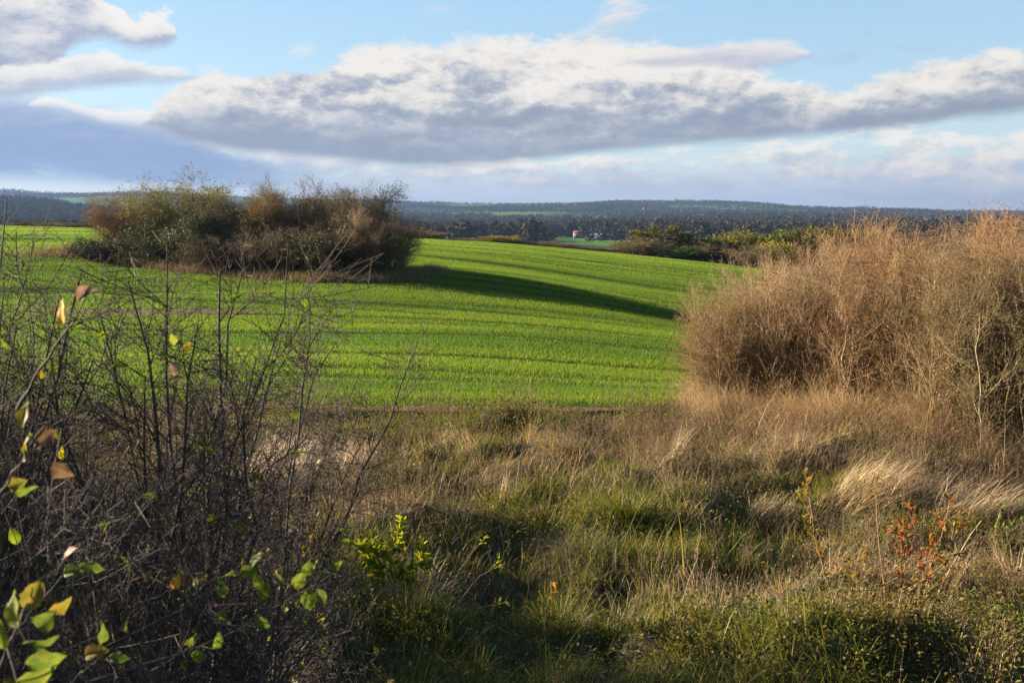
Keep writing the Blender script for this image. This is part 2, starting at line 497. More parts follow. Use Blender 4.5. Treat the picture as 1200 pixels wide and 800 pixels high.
def noise(ax, ez, scale, detail=7, rough=.55, dist=0.0, off=0.0):
    cb = WN.new('ShaderNodeCombineXYZ')
    for i, v in enumerate((ax, ez, off)):
        if isinstance(v, E): WL.new(v.s, cb.inputs[i])
        else: cb.inputs[i].default_value = v
    n = WN.new('ShaderNodeTexNoise'); n.inputs['Scale'].default_value = scale; n.inputs['Detail'].default_value = detail
    n.inputs['Roughness'].default_value = rough; n.inputs['Distortion'].default_value = dist
    WL.new(cb.outputs[0], n.inputs['Vector'])
    return E(n.outputs['Fac']) - .5

def mixc(f, a, b):
    n = WN.new('ShaderNodeMix'); n.data_type = 'RGBA'
    WL.new(f.s, n.inputs['Factor'])
    for k, v in (('A', a), ('B', b)):
        if isinstance(v, tuple): n.inputs[k].default_value = (*v, 1)
        else: WL.new(v, n.inputs[k])
    return n.outputs['Result']

sky = WN.new('ShaderNodeTexSky'); sky.sky_type = 'NISHITA'; sky.sun_disc = False
sky.sun_elevation = SUN_EL; sky.sun_rotation = math.atan2(SUN[0], SUN[1]); sky.altitude = 100
sky.air_density = 1.0; sky.dust_density = .6; sky.ozone_density = 1.6
SKYS = 1 / .05
STR = .05
EXPO = 2.5
G = SKYS / 2 ** EXPO

def C(r, g, b, k=1.0):
    """display sRGB colour of a cloud -> radiance before exposure"""
    f = lambda c: ((c / 255 + .055) / 1.055) ** 2.4 if c > 10 else c / 255 / 12.92
    return (f(r) * G * k, f(g) * G * k, f(b) * G * k)

# blue: the Nishita sky, gently lifted towards the pale blue of an autumn afternoon
blue_top = C(168, 208, 238); blue_low = C(203, 224, 238)
fEL = smooth(EL, .0, .22)
blue = mixc(smooth(EL, .22, .7), mixc(fEL, blue_low, blue_top), C(84, 134, 196))
base = mixc(E.op('ADD', 0.78, 0.0), sky.outputs[0], blue)

# shared noises (clouds are stretched sideways)
n_big = noise(AZ * 1.0, EL * 2.2, 7.0, 6, .56, .2, 1.3)
wx_ = noise(AZ, EL * 1.7, 26.0, 4, .55, 0, 11.2); wz_ = noise(AZ, EL * 1.7, 26.0, 4, .55, 0, 17.9)
def puffs(ax, ez, scale):
    """heaped round heads, small ones on big ones"""
    cb = WN.new('ShaderNodeCombineXYZ'); WL.new((ax + wx_ * .030).s, cb.inputs[0]); WL.new((ez + wz_ * .030).s, cb.inputs[1])
    v = WN.new('ShaderNodeTexVoronoi'); v.feature = 'SMOOTH_F1'; v.voronoi_dimensions = '2D'; v.normalize = True
    v.inputs['Scale'].default_value = scale; v.inputs['Detail'].default_value = 3.0; v.inputs['Roughness'].default_value = .55; v.inputs['Lacunarity'].default_value = 2.3
    v.inputs['Smoothness'].default_value = .6
    WL.new(cb.outputs[0], v.inputs['Vector'])
    return .45 - E(v.outputs['Distance'])
n_mid = noise(AZ * 1.0, EL * 2.0, 20.0, 8, .66, .25, 4.1)
n_mid2 = noise(AZ + .007, EL * 2.0 - .018, 20.0, 8, .66, .25, 4.1)
n_flat = noise(AZ * 1.0, EL * 4.6 - AZ * .35, 10.0, 7, .62, .5, 8.7)
puff = puffs(AZ, EL * 1.7, 17.0)
puff2 = puffs(AZ + .006, EL * 1.7 - .014, 17.0)
relief = (n_mid - n_mid2) * .6 + (puff - puff2) * 1.0      # which side of a billow faces the sun
PX = 1.0 / F

def cloud(col_in, top, bot, ragt, ragb, softt, softb, ramp_cols, ramp_pos, relief_k=1.0, opacity=1.0, gaps=0.0, bigk=.5):
    T = contour(top) + (n_big * ragt * .9 + n_mid * ragt * 1.1 + puff * ragt * 1.3) * (2 * PX)
    B = contour(bot) + (n_flat * ragb + n_mid * ragb * .3) * (2 * PX)
    mt = smooth(EL, T + softt * PX, T - softt * PX)
    mb_ = smooth(EL, B - softb * PX, B + softb * PX)
    a = mt * mb_ * opacity
    if gaps:
        a = a * smooth(n_big * .7 + n_flat * .7 + n_mid * .5, -gaps, -gaps + .2)
    h = (EL - B) / E.op('MAXIMUM', T - B, 6 * PX)
    sh = h + n_big * bigk + n_flat * 1.0 + n_mid * smooth(h, 0.0, .8, .08, .3) + relief * relief_k * smooth(h, -.2, .75, .3, 1.15)
    r = WN.new('ShaderNodeValToRGB'); e = r.color_ramp.elements
    while len(e) < len(ramp_cols): e.new(.5)
    for i in range(len(ramp_cols)):
        e[i].position = ramp_pos[i]; e[i].color = (*ramp_cols[i], 1)
    WL.new(sh.s, r.inputs[0])
    return mixc(a, col_in, r.outputs[0])

c = base
# pale veil over the whole horizon
c = mixc(smooth(EL, .055, -.005) * .75, c, C(214, 226, 238))
# high thin wisps
c = cloud(c, [(560, 130), (640, 70), (690, 40), (712, 16), (734, -2), (760, 14), (800, 36), (850, 90)], [(560, 80), (640, 50), (690, 46), (712, 44), (734, 44), (760, 44), (800, 40), (850, 44)],
          16, 12, 14, 10, [C(205, 213, 224), C(226, 227, 231), C(240, 238, 236)], [0, .5, 1], .6, .9, .10)
c = cloud(c, [(480, 70), (500, 20), (525, 17), (550, 50)], [(480, 30), (500, 28), (525, 28), (550, 26)], 6, 6, 8, 8, [C(214, 222, 232), C(230, 232, 236)], [0, 1], .5, .6, .06)
c = cloud(c, [(930, 110), (960, 72), (1000, 62), (1040, 52), (1080, 50), (1120, 90)], [(930, 66), (960, 72), (1000, 72), (1040, 68), (1080, 62), (1120, 56)], 8, 8, 10, 10, [C(176, 192, 216), C(190, 204, 224)], [0, 1], .5, .7, .06)
# low banks along the horizon: white heads, blue grey feet
c = cloud(c, [(200, 240), (330, 222), (450, 207), (600, 210), (800, 204), (1000, 200), (1300, 196)], [(200, 225), (330, 250), (450, 262), (1300, 262)],
          9, 4, 6, 10, [C(206, 218, 234), C(194, 208, 229), C(206, 216, 230), C(228, 231, 235)], [0, .35, .7, 1], .5, .8, .0)
c = cloud(c, [(120, 200), (186, 166), (215, 167), (330, 180), (460, 196), (600, 194), (700, 186), (800, 178), (900, 170), (1000, 162), (1090, 146), (1160, 136), (1300, 132)],
          [(120, 160), (186, 176), (215, 180), (330, 204), (460, 214), (600, 218), (700, 222), (800, 226), (900, 228), (1000, 236), (1100, 242), (1300, 244)],
          15, 7, 4, 14, [C(180, 192, 214), C(192, 201, 219), C(208, 212, 222), C(236, 233, 230), C(252, 248, 241)], [0, .25, .42, .64, .84], 1.6, .96, .12, .7)
c = cloud(c, [(560, 240), (640, 206), (720, 200), (800, 192), (880, 184), (950, 182), (1020, 178), (1080, 164), (1140, 158), (1300, 156)], [(560, 206), (640, 222), (720, 224), (800, 224), (880, 222), (950, 218), (1020, 216), (1080, 212), (1140, 206), (1300, 200)],
          13, 9, 5, 12, [C(186, 195, 214), C(212, 214, 221), C(240, 236, 231), C(252, 247, 240)], [0, .4, .62, .9], 1.5, .85, -.02, .8)
c = cloud(c, [(820, 262), (900, 214), (960, 206), (1030, 198), (1100, 186), (1160, 178), (1300, 170)], [(820, 220), (900, 232), (960, 236), (1030, 240), (1100, 244), (1160, 246), (1300, 248)],
          12, 6, 10, 14, [C(184, 198, 220), C(196, 205, 220), C(216, 218, 224), C(242, 238, 232)], [0, .35, .7, 1.1], 1.2, .85, .05, .8)
# blue grey cloud low on the left
c = cloud(c, [(-200, 116), (0, 118), (60, 122), (110, 136), (190, 150), (260, 178), (330, 192), (420, 206), (470, 214), (520, 262)],
          [(-200, 213), (0, 213), (150, 217), (300, 224), (420, 228), (470, 226), (520, 218)],
          14, 6, 12, 9, [C(184, 200, 226), C(138, 164, 206), C(136, 160, 200), C(146, 168, 206), C(164, 182, 212), C(186, 200, 222)], [0, .2, .5, .72, .86, 1.0], .3, smooth(AZ, -.10, -.30) * .93, 0, .3)
c = cloud(c, [(20, 150), (40, 122), (60, 116), (90, 124), (120, 133), (170, 133), (195, 140), (215, 170)], [(20, 124), (40, 127), (60, 128), (110, 143), (150, 150), (195, 152), (215, 146)],
          9, 10, 3, 7, [C(180, 194, 216), C(232, 234, 237), C(251, 248, 243)], [0, .4, .8], .8, .97, 0)
# the main band: long grey belly, white cauliflower top
c = cloud(c, [(140, 200), (184, 134), (240, 98), (300, 90), (360, 88), (420, 70), (500, 58), (560, 54), (640, 58), (720, 62), (800, 68), (860, 80), (930, 104), (990, 110), (1040, 98), (1100, 82), (1160, 76), (1300, 72)],
          [(140, 140), (184, 150), (230, 168), (300, 178), (380, 186), (460, 193), (520, 195), (600, 190), (680, 180), (760, 172), (850, 165), (940, 158), (1040, 150), (1140, 136), (1300, 124)],
          17, 8, 7, 8, [C(152, 161, 180), C(160, 168, 185), C(178, 183, 196), C(203, 204, 209), C(230, 226, 221), C(248, 242, 234)], [.0, .2, .37, .53, .7, .94], 1.6, .97, .0, 1.45)
# sunlit heads drifting in front of the belly
c = cloud(c, [(300, 200), (380, 120), (450, 92), (520, 88), (600, 90), (700, 100), (800, 104), (860, 100), (920, 118), (990, 108), (1060, 100), (1140, 96), (1300, 90)],
          [(300, 110), (380, 136), (450, 140), (520, 142), (600, 146), (700, 142), (800, 140), (860, 138), (920, 140), (990, 138), (1060, 134), (1140, 122), (1300, 112)],
          16, 14, 10, 14, [C(166, 174, 194), C(198, 200, 208), C(228, 224, 221), C(248, 242, 235)], [0, .35, .65, 1.0], 1.4, .72, -.05, 1.0)
# darker tongue under the left half of the band
c = cloud(c, [(160, 176), (186, 138), (230, 138), (300, 144), (360, 142), (440, 148), (520, 158), (600, 180), (660, 210)], [(160, 136), (186, 148), (230, 165), (300, 176), (380, 184), (460, 190), (540, 188), (600, 176), (660, 166)],
          12, 6, 12, 7, [C(146, 160, 190), C(148, 161, 190), C(170, 180, 204)], [0, .5, 1], .7, .7, .05)
# small streak above the band
c = cloud(c, [(700, 110), (760, 70), (830, 58), (880, 54), (930, 58), (975, 90)], [(700, 62), (760, 76), (840, 78), (880, 80), (930, 72), (975, 56)],
          9, 7, 6, 6, [C(176, 186, 208), C(214, 213, 220), C(240, 235, 232)], [0, .4, .8], .8, .9, 0)
# the big cumulus at the upper left and its lower tongue
c = cloud(c, [(-300, -200), (60, -160), (110, -20), (140, 24), (165, 30), (185, 22), (200, 30), (214, 70)], [(-300, 108), (0, 106), (40, 94), (70, 74), (90, 52), (120, 46), (165, 54), (190, 52), (200, 48), (214, 34)],
          20, 12, 4, 8, [C(172, 180, 202), C(188, 194, 210), C(212, 213, 221), C(238, 234, 231), C(249, 245, 239)], [0, .12, .26, .46, .75], 1.4, .97, 0, .5)
c = cloud(c, [(-300, 60), (0, 84), (60, 76), (100, 70), (150, 78), (190, 86), (220, 92), (250, 116)], [(-300, 112), (0, 114), (60, 106), (120, 100), (160, 97), (200, 96), (220, 94), (250, 82)],
          12, 7, 4, 6, [C(176, 186, 208), C(202, 207, 219), C(235, 233, 233), C(248, 245, 240)], [0, .35, .65, .95], 1.1, .95, 0)
# a scrap of white in the blue
c = cloud(c, [(325, 90), (342, 60), (354, 54), (364, 54), (378, 80)], [(325, 56), (342, 67), (352, 68), (364, 64), (378, 50)], 4, 4, 5, 5, [C(225, 230, 236), C(245, 244, 242)], [0, .6], .5, .9, .14)
# the rest of the sky, overhead and behind: broken cloud
rest = smooth(EL, .30, .5) * smooth(n_big + n_mid * .4, .02, .16) * .45
c = mixc(rest, c, mixc(smooth(n_mid + relief, -.2, .3), C(176, 184, 202), C(236, 234, 232)))
bg = WN.new('ShaderNodeBackground'); bg.inputs['Strength'].default_value = STR
WL.new(c, bg.inputs['Color'])
wo = WN.new('ShaderNodeOutputWorld'); WL.new(bg.outputs[0], wo.inputs[0])
W.cycles.sampling_method = 'MANUAL'; W.cycles.sample_map_resolution = 512

vs = scene.view_settings; vs.view_transform = 'Standard'; vs.look = 'None'; vs.gamma = 1; vs.exposure = EXPO
scene.render.engine = 'CYCLES'
cy = scene.cycles
cy.max_bounces = 4; cy.diffuse_bounces = 2; cy.transmission_bounces = 4; cy.transparent_max_bounces = 4; cy.glossy_bounces = 2; cy.volume_bounces = 0
cy.use_adaptive_sampling = True; cy.adaptive_threshold = .011
cy.use_denoising = True; cy.denoiser = 'OPENIMAGEDENOISE'; cy.denoising_input_passes = 'RGB_ALBEDO_NORMAL'; cy.denoising_prefilter = 'NONE'
cy.caustics_reflective = False; cy.caustics_refractive = False
# ------------------------------------------------------------------ ground sheet out to the horizon
EDGE = lambda x: 18.0 + (fbm(np.asarray(x) / 3.0, np.asarray(x) * 0 + 2, 77, 3) - .5) * .9
def field_right(y):      # right-hand boundary of the sown field
    return np.interp(y, [18, 24, 40, 80, 122, 160], [8, 14, 30, 34, 36, 30])
def in_field(x, y):
    """0 outside, 1 well inside the sown field"""
    a = sstep(0, 1.5, y - EDGE(x)) * sstep(0, 3, field_right(y) - x) * sstep(172, 165, y) * sstep(-118, -112, x)
    return a

def polar(radii, angs):
    R, A = np.meshgrid(radii, angs, indexing='ij')
    return R * np.sin(A), R * np.cos(A)
front = np.radians(np.arange(-42, 42.01, .22))
rest_a = np.radians(np.arange(45, 318.1, 3.0))
angs = np.concatenate([front, rest_a])
def ring_quads(nr, na):
    i = np.arange(nr - 1)[:, None] * na; j = np.arange(na)[None, :]; j2 = (np.arange(na) + 1) % na
    return np.stack([i + j, i + j2[None], i + na + j2[None], i + na + j], -1).reshape(-1, 4)[:, ::-1]
r1 = np.concatenate([[.02], np.geomspace(.5, 620, 330)])
x, y = polar(r1, angs)
fz = in_field(x, y)
z = H(x, y) - .16 * fz
# the ground's outermost ring is the hills' innermost one
ground_mb = MB().add(np.stack([x, y, z], -1).reshape(-1, 3), quads=ring_quads(len(r1), len(angs)))
ground_mat = noise_mat('verge_soil', [(.016, .020, .008), (.036, .036, .016), (.06, .05, .026), (.036, .046, .014)], scale=1.6, detail=9, bump=.6, bdist=.06)
g = obj('ground', ground_mb, ground_mat, smooth=True); tag(g, kind='structure')

r2 = np.geomspace(620, 14000, 120)
x, y = polar(r2, angs)
z = H0(x, y)
hills_mb = MB().add(np.stack([x, y, z], -1).reshape(-1, 3), quads=ring_quads(len(r2), len(angs)))
def hill_mat():
    m, nt = new_mat('far_farmland'); N = nt.nodes; L = nt.links
    tc = N.new('ShaderNodeTexCoord'); mp = N.new('ShaderNodeMapping'); mp.inputs['Scale'].default_value = (1 / 620, 1 / 330, 0); mp.inputs['Rotation'].default_value = (0, 0, .5)
    L.new(tc.outputs['Object'], mp.inputs[0])
    v = N.new('ShaderNodeTexVoronoi'); v.inputs['Scale'].default_value = 1; v.inputs['Randomness'].default_value = .9
    L.new(mp.outputs[0], v.inputs['Vector'])
    sep = N.new('ShaderNodeSeparateColor'); L.new(v.outputs['Color'], sep.inputs[0])
    r = ramp_node(nt, [(.06, .125, .03), (.03, .045, .02), (.13, .11, .065), (.03, .042, .018), (.08, .16, .04), (.035, .05, .022)])
    r.color_ramp.interpolation = 'CONSTANT'
    L.new(sep.outputs[0], r.inputs[0])
    no = N.new('ShaderNodeTexNoise'); no.inputs['Scale'].default_value = .02; no.inputs['Detail'].default_value = 5; L.new(tc.outputs['Object'], no.inputs['Vector'])
    mx = N.new('ShaderNodeMix'); mx.data_type = 'RGBA'; mx.blend_type = 'OVERLAY'; mx.inputs['Factor'].default_value = .5
    L.new(r.outputs[0], mx.inputs['A']); L.new(no.outputs['Color'], mx.inputs['B'])
    p = N.new('ShaderNodeBsdfPrincipled'); p.inputs['Roughness'].default_value = 1; p.inputs['Specular IOR Level'].default_value = 0
    L.new(r.outputs[0], p.inputs['Base Color'])
    o = N.new('ShaderNodeOutputMaterial'); L.new(p.outputs[0], o.inputs[0])
    return m
hl = obj('hills', hills_mb, hill_mat(), smooth=True); tag(hl, kind='structure')

# ------------------------------------------------------------------ the sown field
xs = np.linspace(-120, 42, 270); ys = np.concatenate([np.arange(16.8, 30, .3), np.arange(30, 175, .7)])
XX, YY = np.meshgrid(xs, ys, indexing='ij')
ZZ = H0(XX, YY) + .012 - .35 * (1 - sstep(-.5, .1, YY - EDGE(XX)) * sstep(-1, 1, field_right(YY) - XX))
nx, ny = XX.shape
i = np.arange(nx - 1)[:, None] * ny; j = np.arange(ny - 1)[None, :]
q = np.stack([i + j, i + ny + j, i + ny + j + 1, i + j + 1], -1).reshape(-1, 4)
fmb = MB().add(np.stack([XX, YY, ZZ], -1).reshape(-1, 3), quads=q)
field_mat = noise_mat('field_soil', [(.018, .040, .006), (.026, .055, .008), (.036, .050, .012), (.03, .062, .010)], scale=.5, detail=8, stretch=(.25, 1.6, 1), bump=.3, bdist=.04, spec=0)
fo = obj('field', fmb, field_mat, smooth=True); tag(fo, kind='structure')

# drilled rows of young wheat: wheel tracks and thin places are left bare
def pix_line(pts, y0=18.5):
    out = []
    for a, b in zip(pts[:-1], pts[1:]):
        for t in np.linspace(0, 1, 14, endpoint=False):
            out.append(on_ground(a[0] + (b[0] - a[0]) * t, a[1] + (b[1] - a[1]) * t, y0)[:2])
    out.append(on_ground(*pts[-1], y0)[:2])
    return np.array(out)
tracks = [(pix_line([(40, 330), (200, 344), (380, 353), (520, 361)]), .22), (pix_line([(40, 337), (200, 351), (380, 361), (520, 370)]), .22),
          (pix_line([(560, 296), (680, 305), (800, 318), (850, 322)]), .45)]
def dist_line(x, y, L):
    best = np.full(x.shape, 1e9)
    for a, b in zip(L[:-1], L[1:]):
        d = b - a; t = np.clip(((x - a[0]) * d[0] + (y - a[1]) * d[1]) / (d @ d + 1e-9), 0, 1)
        best = np.minimum(best, np.hypot(x - a[0] - t * d[0], y - a[1] - t * d[1]))
    return best
def crop_density(x, y):
    d = np.ones_like(x)
    for L, w in tracks:
        k = (y > L[:, 1].min() - 4) & (y < L[:, 1].max() + 4)
        dd = np.full(x.shape, 99.0); dd[k] = dist_line(x[k], y[k], L)
        d *= sstep(w * .5, w * 1.1, dd)
    # long thin streaks along the drilling, and a bare patch at the left
    yy = y + .03 * x + .6 * np.sin(x / 9); s = fbm(x / 22 + 3, yy / (.28 + .006 * y), 41, 3); s2 = fbm(x / 34, yy / 2.6, 43, 3)
    d *= np.clip(.72 + 2.6 * (s - .46) + 1.6 * (s2 - .45), .10, 1)
    b = on_ground(190, 366, 18.5)
    d *= 1 - .95 * np.exp(-((x - b[0]) / 4.2) ** 4 - ((y - b[1] - .04 * (x - b[0])) / .9) ** 4)
    return d
mb = MB()
def crop_ring(d0, d1, per_m2, L, Wd, nseg, half=.60):
    A = half * (d1 ** 2 - d0 ** 2)
    n = int(A * per_m2)
    r = np.sqrt(RNG.uniform(d0 ** 2, d1 ** 2, n)); a = RNG.uniform(-half, half, n)
    x, y = r * np.sin(a), r * np.cos(a)
    row = .13 if d0 < 45 else .26
    yr = y + .03 * x
    y = y - (yr - np.round(yr / row) * row) * .8 if d0 < 60 else y
    den = crop_density(x, y)
    k = (in_field(x, y) > RNG.uniform(.05, .8, n)) & (RNG.uniform(0, 1, n) < den)
    x, y, den = x[k], y[k], den[k]
    P = np.stack([x, y, H0(x, y) + .0], 1)
    m = len(x)
    blades(mb, P, RNG.uniform(0, 2 * PI, m), L * RNG.uniform(.55, 1.25, m) * (.6 + .5 * den), Wd * RNG.uniform(.7, 1.3, m), RNG.uniform(.05, .5, m), RNG.uniform(.1, .9, m), nseg)
crop_ring(17.5, 26, 1300, .105, .009, 2)
crop_ring(26, 36, 800, .11, .013, 2)
crop_ring(36, 52, 640, .105, .013, 1)
crop_ring(52, 80, 330, .105, .020, 1)
crop_ring(80, 135, 130, .11, .034, 1)
crop_ring(135, 160, 20, .13, .07, 1)
wheat_mat = plant_mat('young_wheat', [(.072, .138, .016), (.106, .182, .02), (.142, .225, .025), (.20, .262, .04)], transl=.45, rough=.6, spec=.12, tr_tint=(1.3, 1.2, .5),
                      patch=[(.044, .108, .016), (.08, .152, .02)], patch_scale=1.0, patch_mix=.85, patch_stretch=(.03, .22, .3))  # darker green bands paint in the shading of the field's gentle undulations
cb = obj('young_wheat', mb, wheat_mat); tag(cb, 'rows of bright green young wheat covering the field', 'crop', kind='stuff')

# bare brown earth: the ploughed margin of the field and a thin place in the crop
soil_mat = noise_mat('bare_earth', [(.055, .034, .022), (.10, .065, .042), (.15, .10, .065)], scale=7, detail=9, bump=.9, bdist=.08, spec=.05)
def soil(name, cx, cy_, rx, ry, slope, seed, step):
    xs = np.arange(cx - rx * 1.3, cx + rx * 1.3, step); ys = np.arange(cy_ - ry * 2 - abs(slope) * rx, cy_ + ry * 2 + abs(slope) * rx, step)
    A, B = np.meshgrid(xs, ys, indexing='ij')
    inside = ((A - cx) / rx) ** 4 + ((B - cy_ - slope * (A - cx)) / ry) ** 2 < .35 + 1.3 * fbm(A / 1.6, B / .5, seed, 3)
    z = H0(A, B) + .018 + .05 * (fbm(A / .25, B / .25, seed + 4, 2) - .3)
    nx, ny = A.shape; i, j = np.nonzero(inside[:-1, :-1])
    q = np.stack([i * ny + j, (i + 1) * ny + j, (i + 1) * ny + j + 1, i * ny + j + 1], -1)
    o = obj(name, MB().add(np.stack([A, B, z], -1).reshape(-1, 3), quads=q), soil_mat); tag(o, kind='structure')
b = on_ground(185, 366, 18.5); soil('soil', b[0], b[1], 4.4, .75, .02, 201, .12)
soil('field_margin', -2.2, 17.95, 5.6, .30, 0, 203, .07)
# ------------------------------------------------------------------ shrub and tree builder
def shrub(height, width, nstem=8, c1=10, c2=8, c3=5, leafn=1500, leaf=(.06, .035), upright=.5, twig_r=.006, base_r=.05, crown0=.15, l1=.42, l2=.2, l3=.1, up=.12, shape='diamond', leaf_low=.0, wig=.16, spread_root=.12, hvar=.3, twl=1.0):
    """many-stemmed shrub standing on the origin -> (stems, twigs, leaves)"""
    a = RNG.uniform(0, 2 * PI, nstem); rr = width * .5 * np.sqrt(RNG.uniform(.0, 1, nstem)) * (1 - upright * .5)
    tips = np.stack([rr * np.cos(a), rr * np.sin(a), height * (1 - hvar * RNG.uniform(0, 1, nstem)) * np.sqrt(np.clip(1 - (rr / (width * .62)) ** 2, .15, 1))], 1)
    P0 = []
    for i in range(nstem):
        root = np.array([np.cos(a[i]), np.sin(a[i]), 0]) * RNG.uniform(0, spread_root) * width; root[2] = -.08
        P0.append(curve_between(root, tips[i], 9, .06, .10))
    P0 = np.stack(P0); R0 = base_r * RNG.uniform(.6, 1.1, nstem)[:, None] * np.linspace(1, .14, 9)[None]
    P1, R1 = grow(P0, R0, c1, crown0, .97, l1 * height, .75, .25, up, wig, 6, .55, .3, .45, twig_r)
    P2, R2 = grow(P1, R1, c2, .12, 1, l2 * height, .75, .3, up * .7, wig, 5, .6, .4, .3, twig_r * .8)
    S, T, Lf = MB(), MB(), MB()
    tubes(S, P0, R0, 5); tubes(S, P1, R1, 4)
    tubes(T, P2, R2, 3)
    last, lastR = P2, R2
    if c3:
        P3, R3 = grow(P2, R2, c3, .1, 1, l3 * height, .8, .3, up * .5, wig, 3, .7, .5, .2, twig_r * .6)
        tubes(T, P3, R3, 3); last, lastR = P3, R3
    if leafn:
        idx = RNG.integers(0, len(last), leafn); t = RNG.uniform(.1, 1, leafn)
        p, tg, _ = lerp_curve(last, lastR, idx, t)
        ax = nrm(tg + rvec(leafn) * .9); nn = nrm(rvec(leafn) + np.array([0, 0, .6]))
        leaves(Lf, p, ax, nn, leaf[0] * RNG.uniform(.5, 1.3, leafn), leaf[1] * RNG.uniform(.6, 1.3, leafn), shape)
    return S, T, Lf

M = {}
M['bark_grey'] = bark_mat('grey_bark', [(.05, .042, .034), (.11, .09, .07), (.17, .14, .11)], 20, tint=True)
M['bark_tan'] = bark_mat('tan_bark', [(.14, .10, .065), (.26, .19, .12), (.42, .33, .23)], 25, tint=True)
M['twig_brown'] = bark_mat('brown_twigs', [(.055, .042, .028), (.10, .078, .05), (.18, .14, .095)], 8, tint=True)
M['twig_russet'] = bark_mat('russet_twigs', [(.11, .075, .045), (.20, .14, .085), (.38, .285, .18)], 8, tint=True)
M['leaf_olive'] = plant_mat('olive_leaves', [(.045, .055, .012), (.08, .085, .016), (.12, .11, .02), (.15, .12, .025)], transl=.35, tint=True, patch=[(.05, .06, .012), (.13, .075, .02)], patch_scale=.9)
M['leaf_russet'] = plant_mat('russet_leaves', [(.14, .065, .025), (.27, .11, .03), (.25, .15, .05), (.13, .12, .025), (.32, .12, .03)], transl=.35, tint=True, patch=[(.10, .095, .02), (.20, .12, .03)], patch_scale=.7, patch_mix=.6)
M['leaf_dark'] = plant_mat('dark_green_leaves', [(.022, .038, .010), (.035, .055, .014), (.05, .065, .016)], transl=.25, tint=True)
M['leaf_brown'] = plant_mat('withered_brown_leaves', [(.085, .055, .024), (.12, .085, .034), (.17, .12, .05)], transl=.3, tint=True)

def make_variant(name, part_mats, mbs):
    root = thing(name, None, None)
    obj('trunk', mbs[0], part_mats[0], root); obj('crown', mbs[1], part_mats[1], root)
    if mbs[2].n: obj('foliage', mbs[2], part_mats[2], root)
    return root
def kids_color(r, col):
    for ch in r.children: ch.color = (*col, 1)

protos = {}
def place(kind, name, label, cat, xyz, s, rz, col=(1, 1, 1), group=None):
    r = protos[kind]
    if r.get('_used'): r = copy_tree(r)
    protos[kind]['_used'] = 1
    r.name = name
    r.location = tuple(float(c) for c in xyz); r.scale = s; r.rotation_euler = (0, 0, rz)
    if '_used' in r and r is not protos[kind]: del r['_used']
    tag(r, label, cat, group); kids_color(r, col)
    if group is None and 'group' in r: del r['group']
    return r

protos['olive'] = make_variant('tree', (M['bark_grey'], M['twig_brown'], M['leaf_olive']), shrub(6, 5.2, 12, 13, 9, 5, 12000, (.10, .06), .25, .007, .08, .08, .34, .17, .10))
protos['brown'] = make_variant('tree', (M['bark_grey'], M['twig_brown'], M['leaf_brown']), shrub(5, 5.2, 18, 13, 9, 6, 6500, (.08, .04), .1, .007, .06, .05, .36, .18, .10))
protos['bare'] = make_variant('tree', (M['bark_grey'], M['twig_brown'], M['leaf_brown']), shrub(6, 4.2, 10, 14, 9, 7, 2200, (.07, .04), .45, .0065, .07, .12, .32, .17, .09, .22))
protos['tan'] = make_variant('tree', (M['bark_tan'], M['twig_russet'], M['leaf_brown']), shrub(5, 4.6, 16, 13, 9, 6, 4500, (.06, .04), .3, .007, .05, .06, .34, .17, .10, .2))
protos['dark'] = make_variant('tree', (M['bark_grey'], M['twig_brown'], M['leaf_dark']), shrub(5, 5.0, 14, 13, 9, 4, 14000, (.11, .07), .1, .007, .06, .04, .34, .18, .10))
protos['crooked'] = make_variant('tree', (M['bark_grey'], M['twig_brown'], M['leaf_dark']), shrub(6, 3.6, 3, 12, 10, 6, 2600, (.10, .04), .5, .007, .10, .45, .24, .13, .08, .0))

for k_, mm, tb in (('far_olive', 'leaf_far_olive', 'twig_brown'), ('far_dark', 'leaf_far_dark', 'twig_brown'), ('far_tan', 'leaf_far_tan', 'twig_brown')):
    M[mm] = plant_mat(mm.replace('leaf_far', 'distant') + '_leaves', {'leaf_far_olive': [(.075, .09, .018), (.12, .125, .024), (.16, .15, .03)], 'leaf_far_dark': [(.042, .048, .015), (.07, .072, .02), (.10, .09, .028)], 'leaf_far_tan': [(.12, .095, .055), (.18, .145, .085), (.24, .19, .115)]}[mm], transl=.3, tint=True)
    protos[k_] = make_variant('tree', (M['bark_grey'], M[tb], M[mm]), shrub(5, 4.6, 14, 11, 7, 0, {'far_olive': 7000, 'far_dark': 8000, 'far_tan': 6000}[k_], (.20, .13) if k_ != 'far_tan' else (.22, .05), .15, .009, .07, .04, .36, .2, .1))

